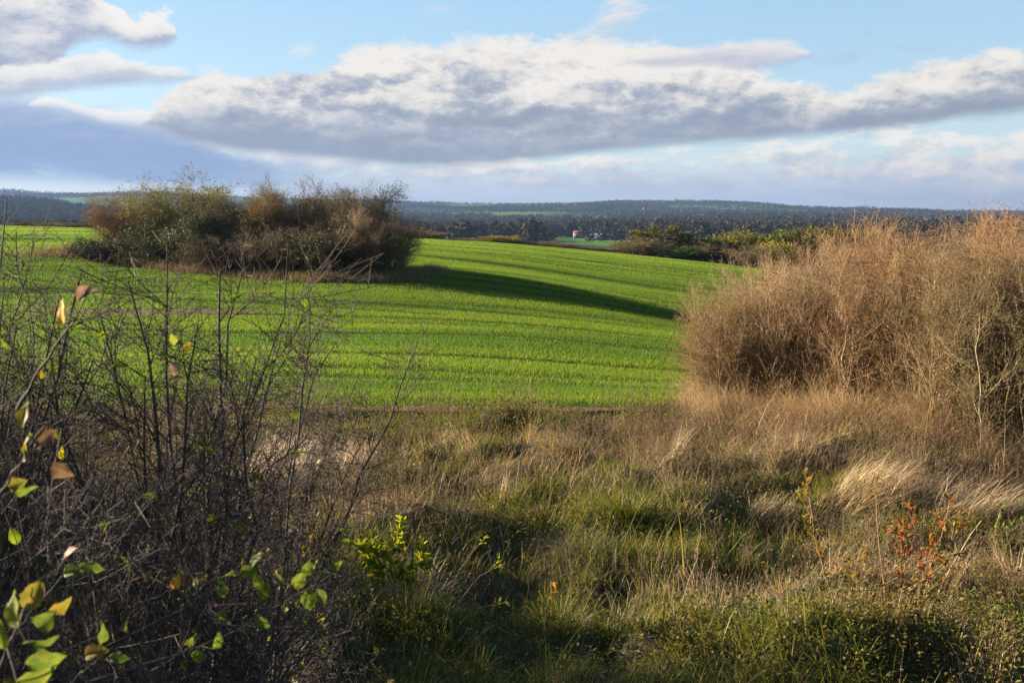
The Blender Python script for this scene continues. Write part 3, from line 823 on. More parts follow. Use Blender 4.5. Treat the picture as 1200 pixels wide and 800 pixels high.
# ------------------------------------------------------------------ the copse in the field
#   kind, px, depth, top pixel row, width m, tint, label
copse = [
 ('brown', 163, 64.0, 229, 5.0, (1.3, 1.0, .85), 'rounded reddish brown bush at the left end of the copse'),
 ('olive', 222, 61.5, 206, 5.6, (1.1, 1.15, .8), 'tall olive green leafy tree, broadest and greenest crown in the copse'),
 ('dark', 262, 58.0, 244, 4.6, (1, 1, 1), 'dark green bush crowding the right flank of the olive tree'),
 ('brown', 300, 60.5, 233, 4.4, (1.2, 1.0, .85), 'reddish brown bare bush right of the olive tree, in the back row of the copse'),
 ('bare', 318, 58.5, 226, 3.0, (1.3, 1.15, 1), 'thin twiggy bare tree with pale shoots above the middle of the copse'),
 ('olive', 348, 57.0, 216, 3.6, (.95, .8, .8), 'slender brownish olive tree with a peaked crown in the middle of the copse'),
 ('bare', 386, 57.5, 230, 3.4, (1.2, 1.05, .95), 'bare grey brown tree just right of the peaked olive tree in the copse'),
 ('crooked', 438, 54.0, 208, 3.2, (.7, .68, .66), 'crooked dark tree leaning over the right end of the copse'),
 ('bare', 418, 55.5, 232, 3.2, (1.35, 1.2, 1.0), 'pale bare bush beneath the crooked dark tree on its left'),
 ('brown', 455, 52.5, 257, 3.2, (.9, .85, .8), 'low dark brown bush closing the right end of the copse'),
 ('brown', 330, 54.5, 268, 4.6, (.75, .75, .7), 'low shaded brown bush at the front foot of the copse, below the peaked olive tree'),
 ('dark', 395, 53.2, 262, 4.6, (.95, .85, .8), 'low shaded dark bush at the front of the copse, below the pale bare bush'),
 ('dark', 205, 60.0, 258, 4.6, (.9, .95, .9), 'low dark leafy bush at the foot of the olive tree'),
 ('brown', 265, 56.0, 280, 3.8, (.8, .75, .7), 'low brown bush at the front of the copse between two dark green bushes'),
 ('tan', 430, 53.0, 252, 3.2, (.7, .7, .7), 'twiggy grey bush right in front of the crooked tree'),
]
HV = {'far_olive': 5, 'far_dark': 5, 'far_tan': 5, 'olive': 6, 'brown': 5, 'bare': 6, 'tan': 5, 'dark': 5, 'crooked': 6}
WV = {'far_olive': 4.6, 'far_dark': 4.6, 'far_tan': 4.6, 'olive': 5.2, 'brown': 5.2, 'bare': 4.2, 'tan': 4.6, 'dark': 5.0, 'crooked': 3.6}
def stand(kind, px, Y, top, w, col, label, cat, name, rz=None, group=None, sink=.05):
    p = at(px, 300, Y); gz = float(H0(p[0], Y)); zt = at(px, top, Y)[2]
    h = max(zt - gz, .6) * 1.03
    sx = w / WV[kind]
    return place(kind, name, label, cat, (p[0], Y, gz - sink), (sx, sx, h / HV[kind]), RNG.uniform(0, 6.28) if rz is None else rz, col, group)
for k, px, Y, top, w, col, lab in copse:
    nm = 'bush' if 'bush' in lab else 'tree'
    stand(k, px, Y, top, w * 1.30, tuple(min(c * 1.35, 2.5) for c in col), lab, nm, 'copse_' + nm)
stand('dark', 114, 61.5, 280, 4.2, (.6, .6, .6), 'dark bramble mound in the dry bank left of the copse', 'bush', 'bramble_bush')

# rank dry grass round the foot of the copse and on the bank at its left
margin_mb = MB()
_pts = np.array([on_ground(px, py, 30)[:2] for px, py in [(60, 300), (115, 306), (170, 314), (230, 321), (300, 327), (370, 331), (440, 332), (490, 325), (515, 318)]])
cnt_ = 9000
_t = RNG.uniform(0, len(_pts) - 1.001, cnt_); _i = _t.astype(int); _a = (_t - _i)[:, None]
_p = _pts[_i] * (1 - _a) + _pts[_i + 1] * _a + np.stack([RNG.normal(0, .4, cnt_), np.abs(RNG.normal(0, .9, cnt_)) - .3], 1)
_hh = .25 + .55 * fbm(_p[:, 0] / 1.5, _p[:, 1] / 1.5, 211, 3)
blades(margin_mb, np.stack([_p[:, 0], _p[:, 1], H0(_p[:, 0], _p[:, 1])], 1), RNG.uniform(0, 2 * PI, cnt_), _hh * RNG.uniform(.5, 1.3, cnt_), .022 * RNG.uniform(.6, 1.3, cnt_), RNG.uniform(0, .7, cnt_), RNG.uniform(0, 1.2, cnt_), 2)
cnt_ = 7000
_c = on_ground(120, 300, 30); _p = np.stack([_c[0] + RNG.normal(-1.2, 2.6, cnt_), _c[1] + RNG.normal(.6, 1.0, cnt_)], 1)
blades(margin_mb, np.stack([_p[:, 0], _p[:, 1], H0(_p[:, 0], _p[:, 1])], 1), RNG.uniform(0, 2 * PI, cnt_), RNG.uniform(.3, 1.1, cnt_) * np.exp(-((_p[:, 0] - _c[0] + 1.2) / 4.5) ** 2), .025 * RNG.uniform(.6, 1.3, cnt_), RNG.uniform(.1, .9, cnt_), RNG.uniform(0, 1.2, cnt_), 2)
mo = obj('dry_grass', margin_mb, plant_mat('dry_margin_grass', [(.09, .07, .04), (.16, .12, .07), (.24, .18, .11)], transl=.3, rough=.7, spec=.1)); tag(mo, 'dry brown grass round the foot of the copse', 'grass', kind='stuff')

# ------------------------------------------------------------------ shrubs on the skyline of the field and the tree line on its right
skyline = [
 ('tan', 492, 131, 266, 6, (1.1, 1.1, 1), 'pale bare bush on the field edge just right of the copse'),
 ('tan', 468, 136, 262, 6, (.8, .75, .7), 'brown bush on the field edge half hidden behind the copse'),
 ('brown', 548, 133, 277, 5, (1.5, 1.2, .9), 'low brown bush on the field edge between the copse and the yellowish bush'),
 ('olive', 588, 133, 272, 6, (2.0, 1.6, 1.1), 'yellowish rounded bush on the skyline of the field'),
 ('tan', 608, 134, 277, 4, (1.2, 1.0, .8), 'small tan bush touching the right of the yellowish bush'),
 ('tan', 634, 133, 278, 5, (1.1, 1.05, 1), 'pale tan bush on the field edge below the pale halls'),
 ('tan', 660, 132, 280, 4.4, (1.15, 1, .9), 'small pink brown bush on the field edge right of the pale tan one'),
 ('olive', 690, 131, 287, 6, (1.1, 1.2, .9), 'low spreading green bush on the field edge below the long hall'),
 ('olive', 716, 130, 288, 4, (1.3, 1.15, .8), 'low olive bush left of the bare tan bushes by the dark tree'),
 ('tan', 738, 128, 277, 6, (1.05, 1.0, .95), 'bare tan bush immediately left of the tall dark tree'),
 ('tan', 757, 126, 274, 6, (.95, .95, .95), 'dense twiggy bush at the foot of the tall dark tree'),
 ('dark', 771, 129, 263, 7.4, (1.3, 1.25, 1.0), 'tall dark green tree, the highest crown in the tree line'),
 ('olive', 800, 124, 284, 6.5, (.85, 1.2, .7), 'bright green bush right of the tall dark tree'),
 ('olive', 794, 128, 279, 2.4, (2.3, 2.1, .9), 'small yellow crowned tree beside the bright green bush'),
 ('dark', 814, 130, 276, 5.0, (1.2, 1.15, 1.0), 'dark round tree behind the bright green bush'),
 ('tan', 831, 124, 281, 6, (.9, .85, .8), 'brown twiggy bush between dark round tree and olive trees'),
 ('olive', 848, 130, 273, 6.5, (.95, 1.0, .8), 'broad olive tree, first of the dense part of the tree line'),
 ('olive', 868, 127, 268, 6, (1.3, 1.2, .8), 'taller yellowish olive tree in the dense part of the tree line'),
 ('tan', 878, 118, 284, 5, (1.0, 1.0, .9), 'low pale bush in front of the dense part of the tree line'),
 ('olive', 890, 130, 273, 6, (1.0, 1.1, .8), 'olive green tree behind the low pale bush of the tree line'),
 ('olive', 908, 120, 279, 4.6, (2.0, 1.7, .9), 'yellow leafed tree low in the tree line left of the thicket'),
 ('olive', 926, 128, 268, 6.6, (.8, .9, .7), 'dark olive tree above the yellow leafed tree'),
 ('dark', 946, 130, 266, 6.4, (1.6, 1.5, 1.0), 'dark green tree of the tree line seen over the left shoulder of the thicket'),
 ('olive', 968, 128, 269, 6.4, (1.2, 1.0, .7), 'brownish olive tree of the tree line just above the thicket'),
 ('dark', 990, 130, 267, 6.4, (1.7, 1.5, .9), 'last dark tree of the tree line before the thicket hides it'),
 ('olive', 1015, 130, 269, 6.4, (1, 1, .8), 'olive tree of the tree line mostly hidden by the thicket'),
 ('tan', 20, 136, 257, 7, (.9, .85, .8), 'tan bush at the left end of the field skyline'),
 ('dark', 45, 139, 256, 7, (.9, .9, .9), 'dark bush on the left field skyline between two tan bushes'),
 ('tan', 66, 136, 257, 6, (1.2, 1.05, .9), 'pale tan bush on the left field skyline, middle of the row'),
 ('dark', 96, 141, 257, 7, (.9, .9, .9), 'dark bush on the skyline nearest the left end of the copse'),
]
for k, px, Y, top, w, col, lab in skyline:
    nm = 'tree' if ' tree' in lab.split('of the tree line')[0].replace('tree line', '').split(' beside ')[0].split('left of')[0].split('right of')[0].split('at the foot')[0].split('between dark')[0] else 'bush'
    k = {'tan': 'far_tan', 'brown': 'far_tan', 'olive': 'far_olive', 'dark': 'far_dark'}[k]; w *= 1.15; top += 3
    # stands beyond the crest: rooted on the ground there
    stand(k, px, Y, top, w, col, lab, nm, 'field_' + nm, group=None, sink=.2)

# ------------------------------------------------------------------ woods of the valley and the hills
def woods(r0, r1, n, size, faces, thr, seed, half=.62, fs=.42, name='woods', cover=.0):
    mbw = MB()
    r = np.sqrt(RNG.uniform(r0 ** 2, r1 ** 2, n)); a = RNG.uniform(-half, half, n)
    x, y = r * np.sin(a), r * np.cos(a)
    msk = fbm(x / 520 + y / 900, y / 620, seed, 3) if r0 < 2000 else fbm(x / 700, y / 260, seed, 3)
    # open ground with the halls, and a few pastures
    hallz = (np.abs(a - .085) < .055) & (r > 560) & (r < 905) & (RNG.uniform(0, 1, n) < .93)
    k = (msk > thr) & ~hallz
    x, y = x[k], y[k]; n = len(x)
    z = H0(x, y)
    hgt = size * RNG.uniform(.6, 1.25, n) * (.75 + .5 * fbm(x / 120, y / 120, seed + 3, 2)); wd = hgt * RNG.uniform(.6, .95, n)
    c = np.repeat(np.stack([x, y, z], 1), faces, 0)
    d = rvec(n * faces); rad = RNG.uniform(.55, 1, n * faces)[:, None]
    hh = np.repeat(hgt, faces)[:, None]; ww = np.repeat(wd, faces)[:, None]
    p = c + d * rad * np.concatenate([ww * .5, ww * .5, hh * .48], 1) + np.concatenate([0 * hh, 0 * hh, hh * .52], 1)
    leaves(mbw, p, rvec(n * faces), nrm(d + rvec(n * faces) * .5), hh[:, 0] * fs, hh[:, 0] * fs * .8)
    return mbw
wood_mat = plant_mat('far_trees', [(.014, .020, .009), (.022, .027, .011), (.034, .032, .015), (.05, .036, .018)], transl=.1, rough=.9, spec=0,
                     patch=[(.045, .034, .020), (.065, .048, .026)], patch_scale=.006, patch_mix=.65)
for nm, a in (('valley_woods', (600, 1250, 7000, 12, 64, .36, 61, .62, .22)), ('valley_woods', (1250, 2200, 13000, 11, 26, .46, 62, .62, .30)), ('hill_woods', (2200, 4300, 70000, 8, 6, .545, 63))):
    w = obj(nm, woods(*a), wood_mat); tag(w, 'dark mixed woods filling the valley and the far hills' if nm == 'hill_woods' else 'dense dark woods on the valley floor beyond the field', 'woods', kind='stuff')

# ------------------------------------------------------------------ halls and houses in the valley
def wall_mat(n, c, rough=.7): return noise_mat(n, [tuple(v * .85 for v in c), c], scale=.3, bump=0, rough=rough)
MW = wall_mat('cloud_dimmed_render', (.10, .10, .098)); MR = wall_mat('red_tiles', (.12, .045, .03)); MG = wall_mat('cloud_dimmed_sheet_roof', (.11, .13, .16), .9); MBn = wall_mat('brown_roof', (.06, .045, .04)); MGl = wall_mat('dark_glazing', (.03, .035, .04), .2); MGr = wall_mat('green_grey_cladding', (.05, .07, .07))  # white walls and roofs dimmed in colour to stand for cloud shadow
def box(mb, x0, x1, y0, y1, z0, z1):
    v = [(x, y, z) for z in (z0, z1) for y in (y0, y1) for x in (x0, x1)]
    mb.add(v, quads=[(0, 1, 3, 2)[::-1], (4, 5, 7, 6), (0, 1, 5, 4), (2, 3, 7, 6)[::-1], (0, 2, 6, 4)[::-1], (1, 3, 7, 5)]); return mb
def building(name, label, cat, px, py_base, Y, w, d, h, rh, wm, rm, rz, nwin):
    p = at(px, py_base, Y); p[2] = float(H0(p[0], p[1]))
    t = thing(name, label, cat, p, rz)
    gz = float(H0(p[0], p[1])) - p[2]
    obj('wall', box(MB(), -w / 2, w / 2, -d / 2, d / 2, min(gz, 0) - .5, h), wm, t)
    o = .4; m = MB()
    m.add([(-w / 2 - o, -d / 2 - o, h + .01), (w / 2 + o, -d / 2 - o, h + .01), (w / 2 + o, d / 2 + o, h + .01), (-w / 2 - o, d / 2 + o, h + .01), (-w / 2 - o, 0, h + rh), (w / 2 + o, 0, h + rh)],
          tris=[(0, 4, 3), (1, 2, 5)], quads=[(0, 1, 5, 4), (2, 3, 4, 5), (3, 2, 1, 0)])
    obj('roof', m, rm, t)
    for i in range(nwin):
        xc = -w / 2 + w * (i + .5) / nwin
        obj('window', box(MB(), xc - w / nwin * .28, xc + w / nwin * .28, -d / 2 - .06, -d / 2 + .02, h * .35, h * .72), MGl, t)
    return t
building('industrial_hall', 'long low hall with pale roof and green grey wall in the valley', 'hall', 713, 282, 800, 33, 12, 3.6, 1.4, MGr, MG, -.05, 6)
building('industrial_hall', 'brown roofed hall standing behind the long pale roofed hall', 'hall', 707, 277, 880, 19, 10, 5.0, 2.2, MW, MBn, .05, 5)
building('farm_house', 'small white house with red tiled roof left of the halls', 'house', 680, 277, 880, 11, 8, 4.2, 2.2, MW, MR, .15, 3)
building('white_house', 'white two storey house with dark roof just right of the tall dark tree', 'house', 796, 280, 700, 7.5, 7, 4.6, 1.8, MW, MBn, -.2, 3)
for px, py, lab in ((676, 240.5, 'tiny white house on the far hillside, left of the other hill houses'), (756, 244.5, 'tiny white house on the crest of the far hill, middle one'), (800, 247, 'tiny white house on the far hill, rightmost of the three')):
    q = ray(px, py); q = q / q[1]; yy = np.linspace(2300, 4000, 1500); zz = EYE[2] + q[2] * yy; k = np.nonzero(zz < H0(q[0] * yy, yy) + 3)[0]
    building('hill_house', lab, 'house', px, py, yy[k[0]] if len(k) else 4800, 9, 7, 4, 3, MW, MR if px < 700 else MBn, .3, 2)

# ------------------------------------------------------------------ the autumn air
hz = MB()
box(hz, -5200, 5200, -300, 5200, -60, 112)
hm, hnt = new_mat('air'); pv = hnt.nodes.new('ShaderNodeVolumePrincipled'); ho = hnt.nodes.new('ShaderNodeOutputMaterial')
pv.inputs['Color'].default_value = (.13, .215, .40, 1); pv.inputs['Density'].default_value = 1.25e-4; pv.inputs['Anisotropy'].default_value = .2
hnt.links.new(pv.outputs[0], ho.inputs['Volume'])
haze = obj('haze', hz, hm); tag(haze, 'pale blue air over the valley', 'haze', kind='stuff')
# ------------------------------------------------------------------ the russet thicket on the right
def thicket_shrub(h, w, nst, leafn, seed_leaf=(.026, .017), upright=.45):
    return shrub(h, w, nst, 13, 9, 4, leafn, seed_leaf, upright, .0030, .028, .05, .32, .17, .085, .14, 'diamond', 0, .18, .22, .38)
thick_mats = (M['bark_tan'], M['twig_russet'], M['leaf_russet'])
for k_, (h, w, n, lf) in {'thick_a': (3.3, 2.6, 15, 13000), 'thick_b': (3.3, 2.4, 13, 9000), 'thick_c': (2.6, 2.6, 15, 12000), 'thick_d': (3.4, 2.2, 12, 15000)}.items():
    protos[k_] = make_variant('russet_shrub', thick_mats, thicket_shrub(h, w, n, lf))
HT = {'thick_a': 3.3, 'thick_b': 3.3, 'thick_c': 2.6, 'thick_d': 3.4}
#  kind, px, depth, top row, width scale, tint, label
thicket = [
 ('thick_c', 862, 18.4, 330, .95, (1.0, 1.0, .9), 'tall russet shrub at the left end of the thicket beside the green field'),
 ('thick_a', 876, 17.9, 338, .95, (1.0, .98, .85), 'dense brown shrub in front of the tall one at the left end of the thicket'),
 ('thick_d', 846, 17.8, 366, .8, (1.0, 1.0, .9), 'lowest small shrub at the very left foot of the thicket, above the pale straw'),
 ('thick_c', 898, 19.4, 304, 1.0, (.9, 1.0, .85), 'olive tinged shrub at the back of the left shoulder of the thicket'),
 ('thick_b', 932, 17.6, 296, .95, (1.05, 1.0, .95), 'front shrub of the thicket with pale bare stems, next right from its left end'),
 ('thick_b', 966, 19.2, 276, 1.0, (1.1, 1.05, 1.0), 'tall shrub with bleached bare tips poking above the thicket near the tree line'),
 ('thick_a', 1000, 16.8, 292, 1.0, (1.05, .98, .9), 'front shrub in the middle of the thicket above the biggest heap of straw'),
 ('thick_d', 1035, 18.6, 266, 1.05, (1.1, .95, .85), 'tall russet leafed shrub at the back of the middle of the thicket'),
 ('thick_d', 1062, 16.0, 284, 1.0, (1.05, .95, .85), 'dense russet shrub in the front row, right of the biggest heap of straw'),
 ('thick_a', 1100, 17.8, 260, 1.1, (1.0, .92, .82), 'tallest red brown shrub along the top line of the thicket'),
 ('thick_a', 1128, 15.2, 276, 1.0, (.9, .92, .8), 'front shrub of the thicket with orange leaves, third from the right edge of the photo'),
 ('thick_d', 1168, 17.0, 257, 1.1, (1.05, .88, .78), 'tall rusty shrub of the back row near the right edge'),
 ('thick_c', 1180, 14.2, 300, 1.1, (.78, .85, .7), 'dark green brown shrub in the front row by the right edge'),
 ('thick_b', 1225, 15.0, 262, 1.2, (.95, .9, .8), 'thicket shrub cut by the right edge of the photo'),
 ('thick_a', 1145, 19.8, 255, 1.2, (1.0, .9, .8), 'thicket shrub at the very back, behind the tall rusty shrub'),
 ('thick_b', 1010, 21.0, 285, 1.2, (.95, .95, .85), 'thicket shrub at the very back, behind the middle of the thicket'),
]
for k, px, Y, top, ws, col, lab in thicket:
    p = at(px, 300, Y); gz = float(H(p[0], Y)); zt = at(px, top, Y)[2]
    s = (zt - gz) / HT[k] * .985
    place(k, 'russet_shrub', lab, 'shrub', (p[0], Y, gz - .03), (ws, ws, s), RNG.uniform(0, 6.28), col, 'shrubs of the russet thicket')
# ------------------------------------------------------------------ vegetation of the verge
def gsp(x, y, px, py, rx, ry):
    g = on_ground(px, py, 5)
    return np.exp(-((x - g[0]) / rx) ** 2 - ((y - g[1]) / ry) ** 2)
def dryness(x, y):
    d = .44 + 2.9 * (fbm(x / 1.3, y / 1.0, 101, 4) - .48)
    for a in ((330, 560, 1.6, 1.6), (600, 545, 1.6, 1.0), (720, 520, 2.0, .9), (860, 520, 1.8, 1.6), (1000, 590, 1.6, .8), (1110, 600, 1.6, .9), (1160, 560, 2, 1.5), (470, 690, .5, .5), (1010, 545, 2, .9), (800, 540, .9, 1.0), (1120, 740, 1.2, 1.0), (1000, 690, 1.0, .6), (800, 500, 1.5, .8)):
        d = d + .42 * gsp(x, y, *a)
    for a in ((470, 505, 2.0, 1.2), (560, 500, 1.4, 1.2), (690, 505, 1.3, 1.0), (640, 560, 1.2, .7), (620, 600, 1.4, .8), (720, 600, 1.4, .8), (880, 610, 1.3, .9), (600, 720, 1.2, 1.2), (930, 580, 1.0, .5), (780, 640, 1.4, .8), (1150, 640, .8, .5)):
        d = d - .55 * gsp(x, y, *a)
    return np.clip(d, .02, .98)
def scatter(n, r0=5.6, r1=19.0, half=.66):
    r = np.sqrt(RNG.uniform(r0 ** 2, r1 ** 2, n)); a = RNG.uniform(-half, half, n)
    x, y = r * np.sin(a), r * np.cos(a)
    k = (y < EDGE(x) + .25) | (x > field_right(y) - 1)
    return x[k], y[k]
def tufted(n, per, rad, **kw):
    cx, cy_ = scatter(n // per, **kw)
    x = np.repeat(cx, per) + RNG.normal(0, rad, len(cx) * per); y = np.repeat(cy_, per) + RNG.normal(0, rad, len(cx) * per)
    return x, y, np.repeat(np.arange(len(cx)), per), cx, cy_
def flow(x, y, mean=.2, amp=2.2):
    return mean + amp * (fbm(x / 2.1, y / 2.1, 131, 2) - .5) * 2

# green grass, combed over into mats
x, y, ti, cx, cy_ = tufted(420000, 22, .055)
dr = dryness(x, y); k = (RNG.uniform(0, 1, len(x)) > dr * 1.2) & (y < EDGE(x) + .1)
x, y, ti = x[k], y[k], ti[k]; n = len(x)
out = np.arctan2(y - cy_[ti], x - cx[ti]); fl = flow(x, y, -.3, 5.0)
az = np.arctan2(np.sin(out) * 1.0 + .6 * np.sin(fl), np.cos(out) * 1.0 + .6 * np.cos(fl)) + RNG.normal(0, .7, n)
tl = (RNG.uniform(.45, 1.3, len(cx)) * (.25 + 1.4 * fbm(cx / .8, cy_ / .7, 151, 3)))[ti]
near = sstep(18, 14.5, y) * .65 + .35
mbg = MB()
big = np.where(RNG.uniform(0, 1, n) < .07, 1.7, 1.0)
blades(mbg, np.stack([x, y, H(x, y) - .02], 1), az, .27 * tl * near * RNG.uniform(.5, 1.25, n) * big, .0062 * RNG.uniform(.6, 1.4, n) * big, np.abs(RNG.normal(.2, .4, n)), RNG.uniform(.2, 1.9, n), 3)
gmat = plant_mat('rank_green_grass', [(.036, .056, .010), (.064, .088, .014), (.115, .126, .022), (.19, .17, .04), (.32, .25, .11)], [0, .3, .6, .85, 1], transl=.45, rough=.55, spec=.14,
                 patch=[(.06, .075, .012), (.12, .125, .02), (.22, .17, .06)], patch_scale=.9, patch_mix=.7)
go = obj('grass', mbg, gmat); tag(go, 'rank green grass of the unmown verge', 'grass', kind='stuff')

# dead grass: standing straw and flattened thatch
x, y, ti, cx, cy_ = tufted(260000, 18, .06)
dr = dryness(x, y) * (1 - .85 * sstep(1.3, .2, EDGE(x) - y) * sstep(3.2, 2.2, x)); k = RNG.uniform(0, 1, len(x)) < dr * .95
x, y, ti = x[k], y[k], ti[k]; n = len(x)
out = np.arctan2(y - cy_[ti], x - cx[ti]); fl = flow(x, y, .4, 4.5)
az = np.arctan2(np.sin(out) * .7 + np.sin(fl), np.cos(out) * .7 + np.cos(fl)) + RNG.normal(0, .5, n)
tl = RNG.uniform(.55, 1.35, len(cx))[ti]
mbd = MB()
flat = RNG.uniform(0, 1, n) < .45
blades(mbd, np.stack([x, y, H(x, y) - .01], 1), az, np.where(flat, .22, .25) * tl * RNG.uniform(.5, 1.25, n), .0055 * RNG.uniform(.6, 1.4, n), np.where(flat, RNG.uniform(.7, 1.3, n), RNG.uniform(.0, .6, n)), np.where(flat, RNG.uniform(.1, .7, n), RNG.uniform(.1, 1.3, n)), 3)
# long straw falling out of the foot of the thicket
foot = np.array([on_ground(px, py, 5)[:2] for px, py in [(815, 474), (850, 488), (900, 500), (950, 508), (1000, 515), (1060, 522), (1120, 535), (1180, 548), (1260, 565)]])
def along(n, sd, back=.3):
    t = RNG.uniform(0, len(foot) - 1.001, n); i = t.astype(int); a = (t - i)[:, None]
    p = foot[i] * (1 - a) + foot[i + 1] * a
    nd = np.array([.55, .83])
    return p + nd[None] * (RNG.normal(back, sd, n))[:, None] + RNG.normal(0, .1, (n, 2))
nc = 760
c0 = along(nc, .42, .05); per = 42
c0[RNG.uniform(0, 1, nc) < .35] += np.array([.35, .5])
x = np.repeat(c0[:, 0], per) + RNG.normal(0, .10, nc * per); y = np.repeat(c0[:, 1], per) + RNG.normal(0, .10, nc * per); n = len(x)
hd = np.repeat(RNG.normal(-1.9, 1.1, nc), per) + RNG.normal(0, .6, n)
sc = np.repeat(RNG.uniform(.6, 1.25, nc), per)
mbf = MB()
blades(mbf, np.stack([x, y, H(x, y) - .02], 1), hd, 1.0 * sc * RNG.uniform(.4, 1.15, n), .006 * RNG.uniform(.6, 1.4, n), np.abs(RNG.normal(.25, .3, n)), RNG.uniform(.8, 3.0, n), 6)
dmat = plant_mat('dead_grass', [(.19, .13, .07), (.30, .215, .115), (.40, .31, .18), (.50, .40, .25)], transl=.4, rough=.6, spec=.12, tr_tint=(1.1, 1.0, .8),
                 patch=[(.12, .075, .04), (.22, .14, .07), (.30, .20, .11)], patch_scale=.8, patch_mix=.8)
do = obj('dead_grass', mbd, dmat); tag(do, 'straw coloured dead grass standing and lying on the verge', 'grass', kind='stuff')

for px, py, k_, sd in ((600, 540, 16, .7), (520, 565, 12, .5), (690, 560, 14, .6), (640, 590, 8, .5), (790, 600, 10, .5), (930, 655, 10, .4), (1080, 690, 12, .5), (1160, 690, 12, .5), (760, 520, 16, .7), (880, 555, 16, .6), (450, 545, 10, .5), (830, 640, 8, .4)):
    g_ = on_ground(px, py, 5)
    for q_ in range(k_):
        m_ = RNG.integers(25, 70); cx_, cy2 = g_[0] + RNG.normal(0, sd), g_[1] + RNG.normal(0, sd * .8); r_ = RNG.uniform(.04, .12)
        x, y = cx_ + RNG.normal(0, r_, m_), cy2 + RNG.normal(0, r_, m_)
        blades(mbf, np.stack([x, y, H(x, y) - .02], 1), RNG.uniform(0, 6.28) + RNG.normal(0, .7, m_), RNG.uniform(.25, .6) * RNG.uniform(.5, 1.2, m_), .0055 * RNG.uniform(.6, 1.5, m_), np.abs(RNG.normal(.5, .4, m_)), RNG.uniform(.2, 2.2, m_), 5)
fo_ = obj('straw', mbf, plant_mat('long_straw', [(.30, .20, .11), (.44, .32, .18), (.56, .44, .27)], transl=.4, rough=.5, spec=.2, tr_tint=(1.1, 1, .8), patch=[(.24, .15, .08), (.38, .26, .14)], patch_scale=1.1, patch_mix=.5)); tag(fo_, 'long golden straw heaped round the foot of the thicket and scattered over the verge', 'grass', kind='stuff')

# broad leaved herbs low in the grass
x, y, ti, cx, cy_ = tufted(340000, 26, .10)
w = .40 + 2.2 * (fbm(x / 1.4, y / 1.1, 171, 3) - .5)
for a in ((450, 505, 1.8, .7), (560, 500, 1.2, .5), (600, 510, 3.0, 1.5), (1130, 730, 1.4, 1.2), (930, 760, .8, .6), (1060, 770, 1.0, .5), (520, 760, .8, .6), (690, 500, 1.0, .5), (1150, 640, .6, .4)):
    w = w + .7 * gsp(x, y, *a)
k = (RNG.uniform(0, 1, len(x)) < w) & (y < EDGE(x) + .3)
x, y = x[k], y[k]; n = len(x)
hz_ = np.abs(RNG.normal(0, .11, n)) * (.5 + 1.2 * fbm(x / .7, y / .6, 181, 2)) + .02
mbh = MB()
leaves(mbh, np.stack([x, y, H(x, y) + hz_], 1), nrm(rvec(n) * np.array([1, 1, .5])), nrm(rvec(n) * .7 + np.array([0, 0, 1])), RNG.uniform(.018, .055, n), RNG.uniform(.012, .034, n))
hmat = plant_mat('herb_leaves', [(.045, .085, .012), (.075, .125, .015), (.13, .16, .02), (.16, .12, .03), (.19, .09, .03)], [0, .4, .65, .85, 1], transl=.4, rough=.6, spec=.15,
                 patch=[(.10, .095, .02), (.15, .085, .03), (.17, .13, .03)], patch_scale=.7, patch_mix=.75)
ho_ = obj('herbs', mbh, hmat); tag(ho_, 'small broad leaved weeds growing through the verge grass', 'weeds', kind='stuff')

# thin dead stems with seed heads
x, y = scatter(14000); dr = dryness(x, y); w = dr * sstep(8, 12, y) + .3 * gsp(x, y, 1120, 700, 1.4, 1.4)
k = RNG.uniform(0, 1, len(x)) < w; x, y = x[k], y[k]; n = len(x)
L_ = RNG.uniform(.25, .75, n); d = nrm(np.stack([RNG.normal(.08, .2, n), RNG.normal(0, .2, n), np.ones(n)], 1))
t = np.linspace(0, 1, 4)
P = np.stack([x, y, H(x, y) - .02], 1)[:, None, :] + d[:, None, :] * (L_[:, None] * t[None])[:, :, None] + (t ** 2)[None, :, None] * np.concatenate([RNG.normal(0, .06, (n, 2)), np.zeros((n, 1))], 1)[:, None, :]
mbs = MB(); tubes(mbs, P, np.broadcast_to(np.array([.0026, .0022, .0018, .0012]), (n, 4)), 3)
P2, R2 = grow(P, np.full((n, 4), .002), 4, .55, 1, .11, .5, .2, .2, .1, 3, .8, .6, .2, .0011)
tubes(mbs, P2, R2, 3)
k2 = RNG.integers(0, len(P2), n * 9); q = P2[k2, 2] + RNG.normal(0, .012, (n * 9, 3))
leaves(mbs, q, rvec(n * 9), rvec(n * 9), .012, .009)
smat = plant_mat('dead_stems', [(.10, .06, .035), (.17, .11, .065), (.28, .20, .12)], transl=.1, rough=.8)
so_ = obj('dead_weeds', mbs, smat); tag(so_, 'thin brown dead weed stems with seed heads', 'weeds', kind='stuff')

# ------------------------------------------------------------------ tussocks one can tell apart
def tussock(label, px, py, n, L, wid, lean, curl, heading, spread, mat, rad=.14, group='grass tussocks of the verge', dead=True):
    g = on_ground(px, py, 5); g[2] = float(H(g[0], g[1]))
    t = thing('grass_tussock', label, 'tussock', g, 0, group)
    m = MB()
    a = RNG.uniform(0, 2 * PI, n); r = rad * np.sqrt(RNG.uniform(0, 1, n))
    P = np.stack([r * np.cos(a), r * np.sin(a), np.full(n, -.03)], 1)
    az = (heading + RNG.normal(0, spread, n)) if heading is not None else a + RNG.normal(0, .5, n)
    P[:, 2] += H(P[:, 0] + g[0], P[:, 1] + g[1]) - g[2]
    blades(m, P, az, L * RNG.uniform(.45, 1.15, n), wid * RNG.uniform(.6, 1.4, n), np.abs(RNG.normal(lean, .2, n)), RNG.uniform(.3, 1, n) * curl, 5)
    obj('blade_tuft', m, mat, t)
    return t
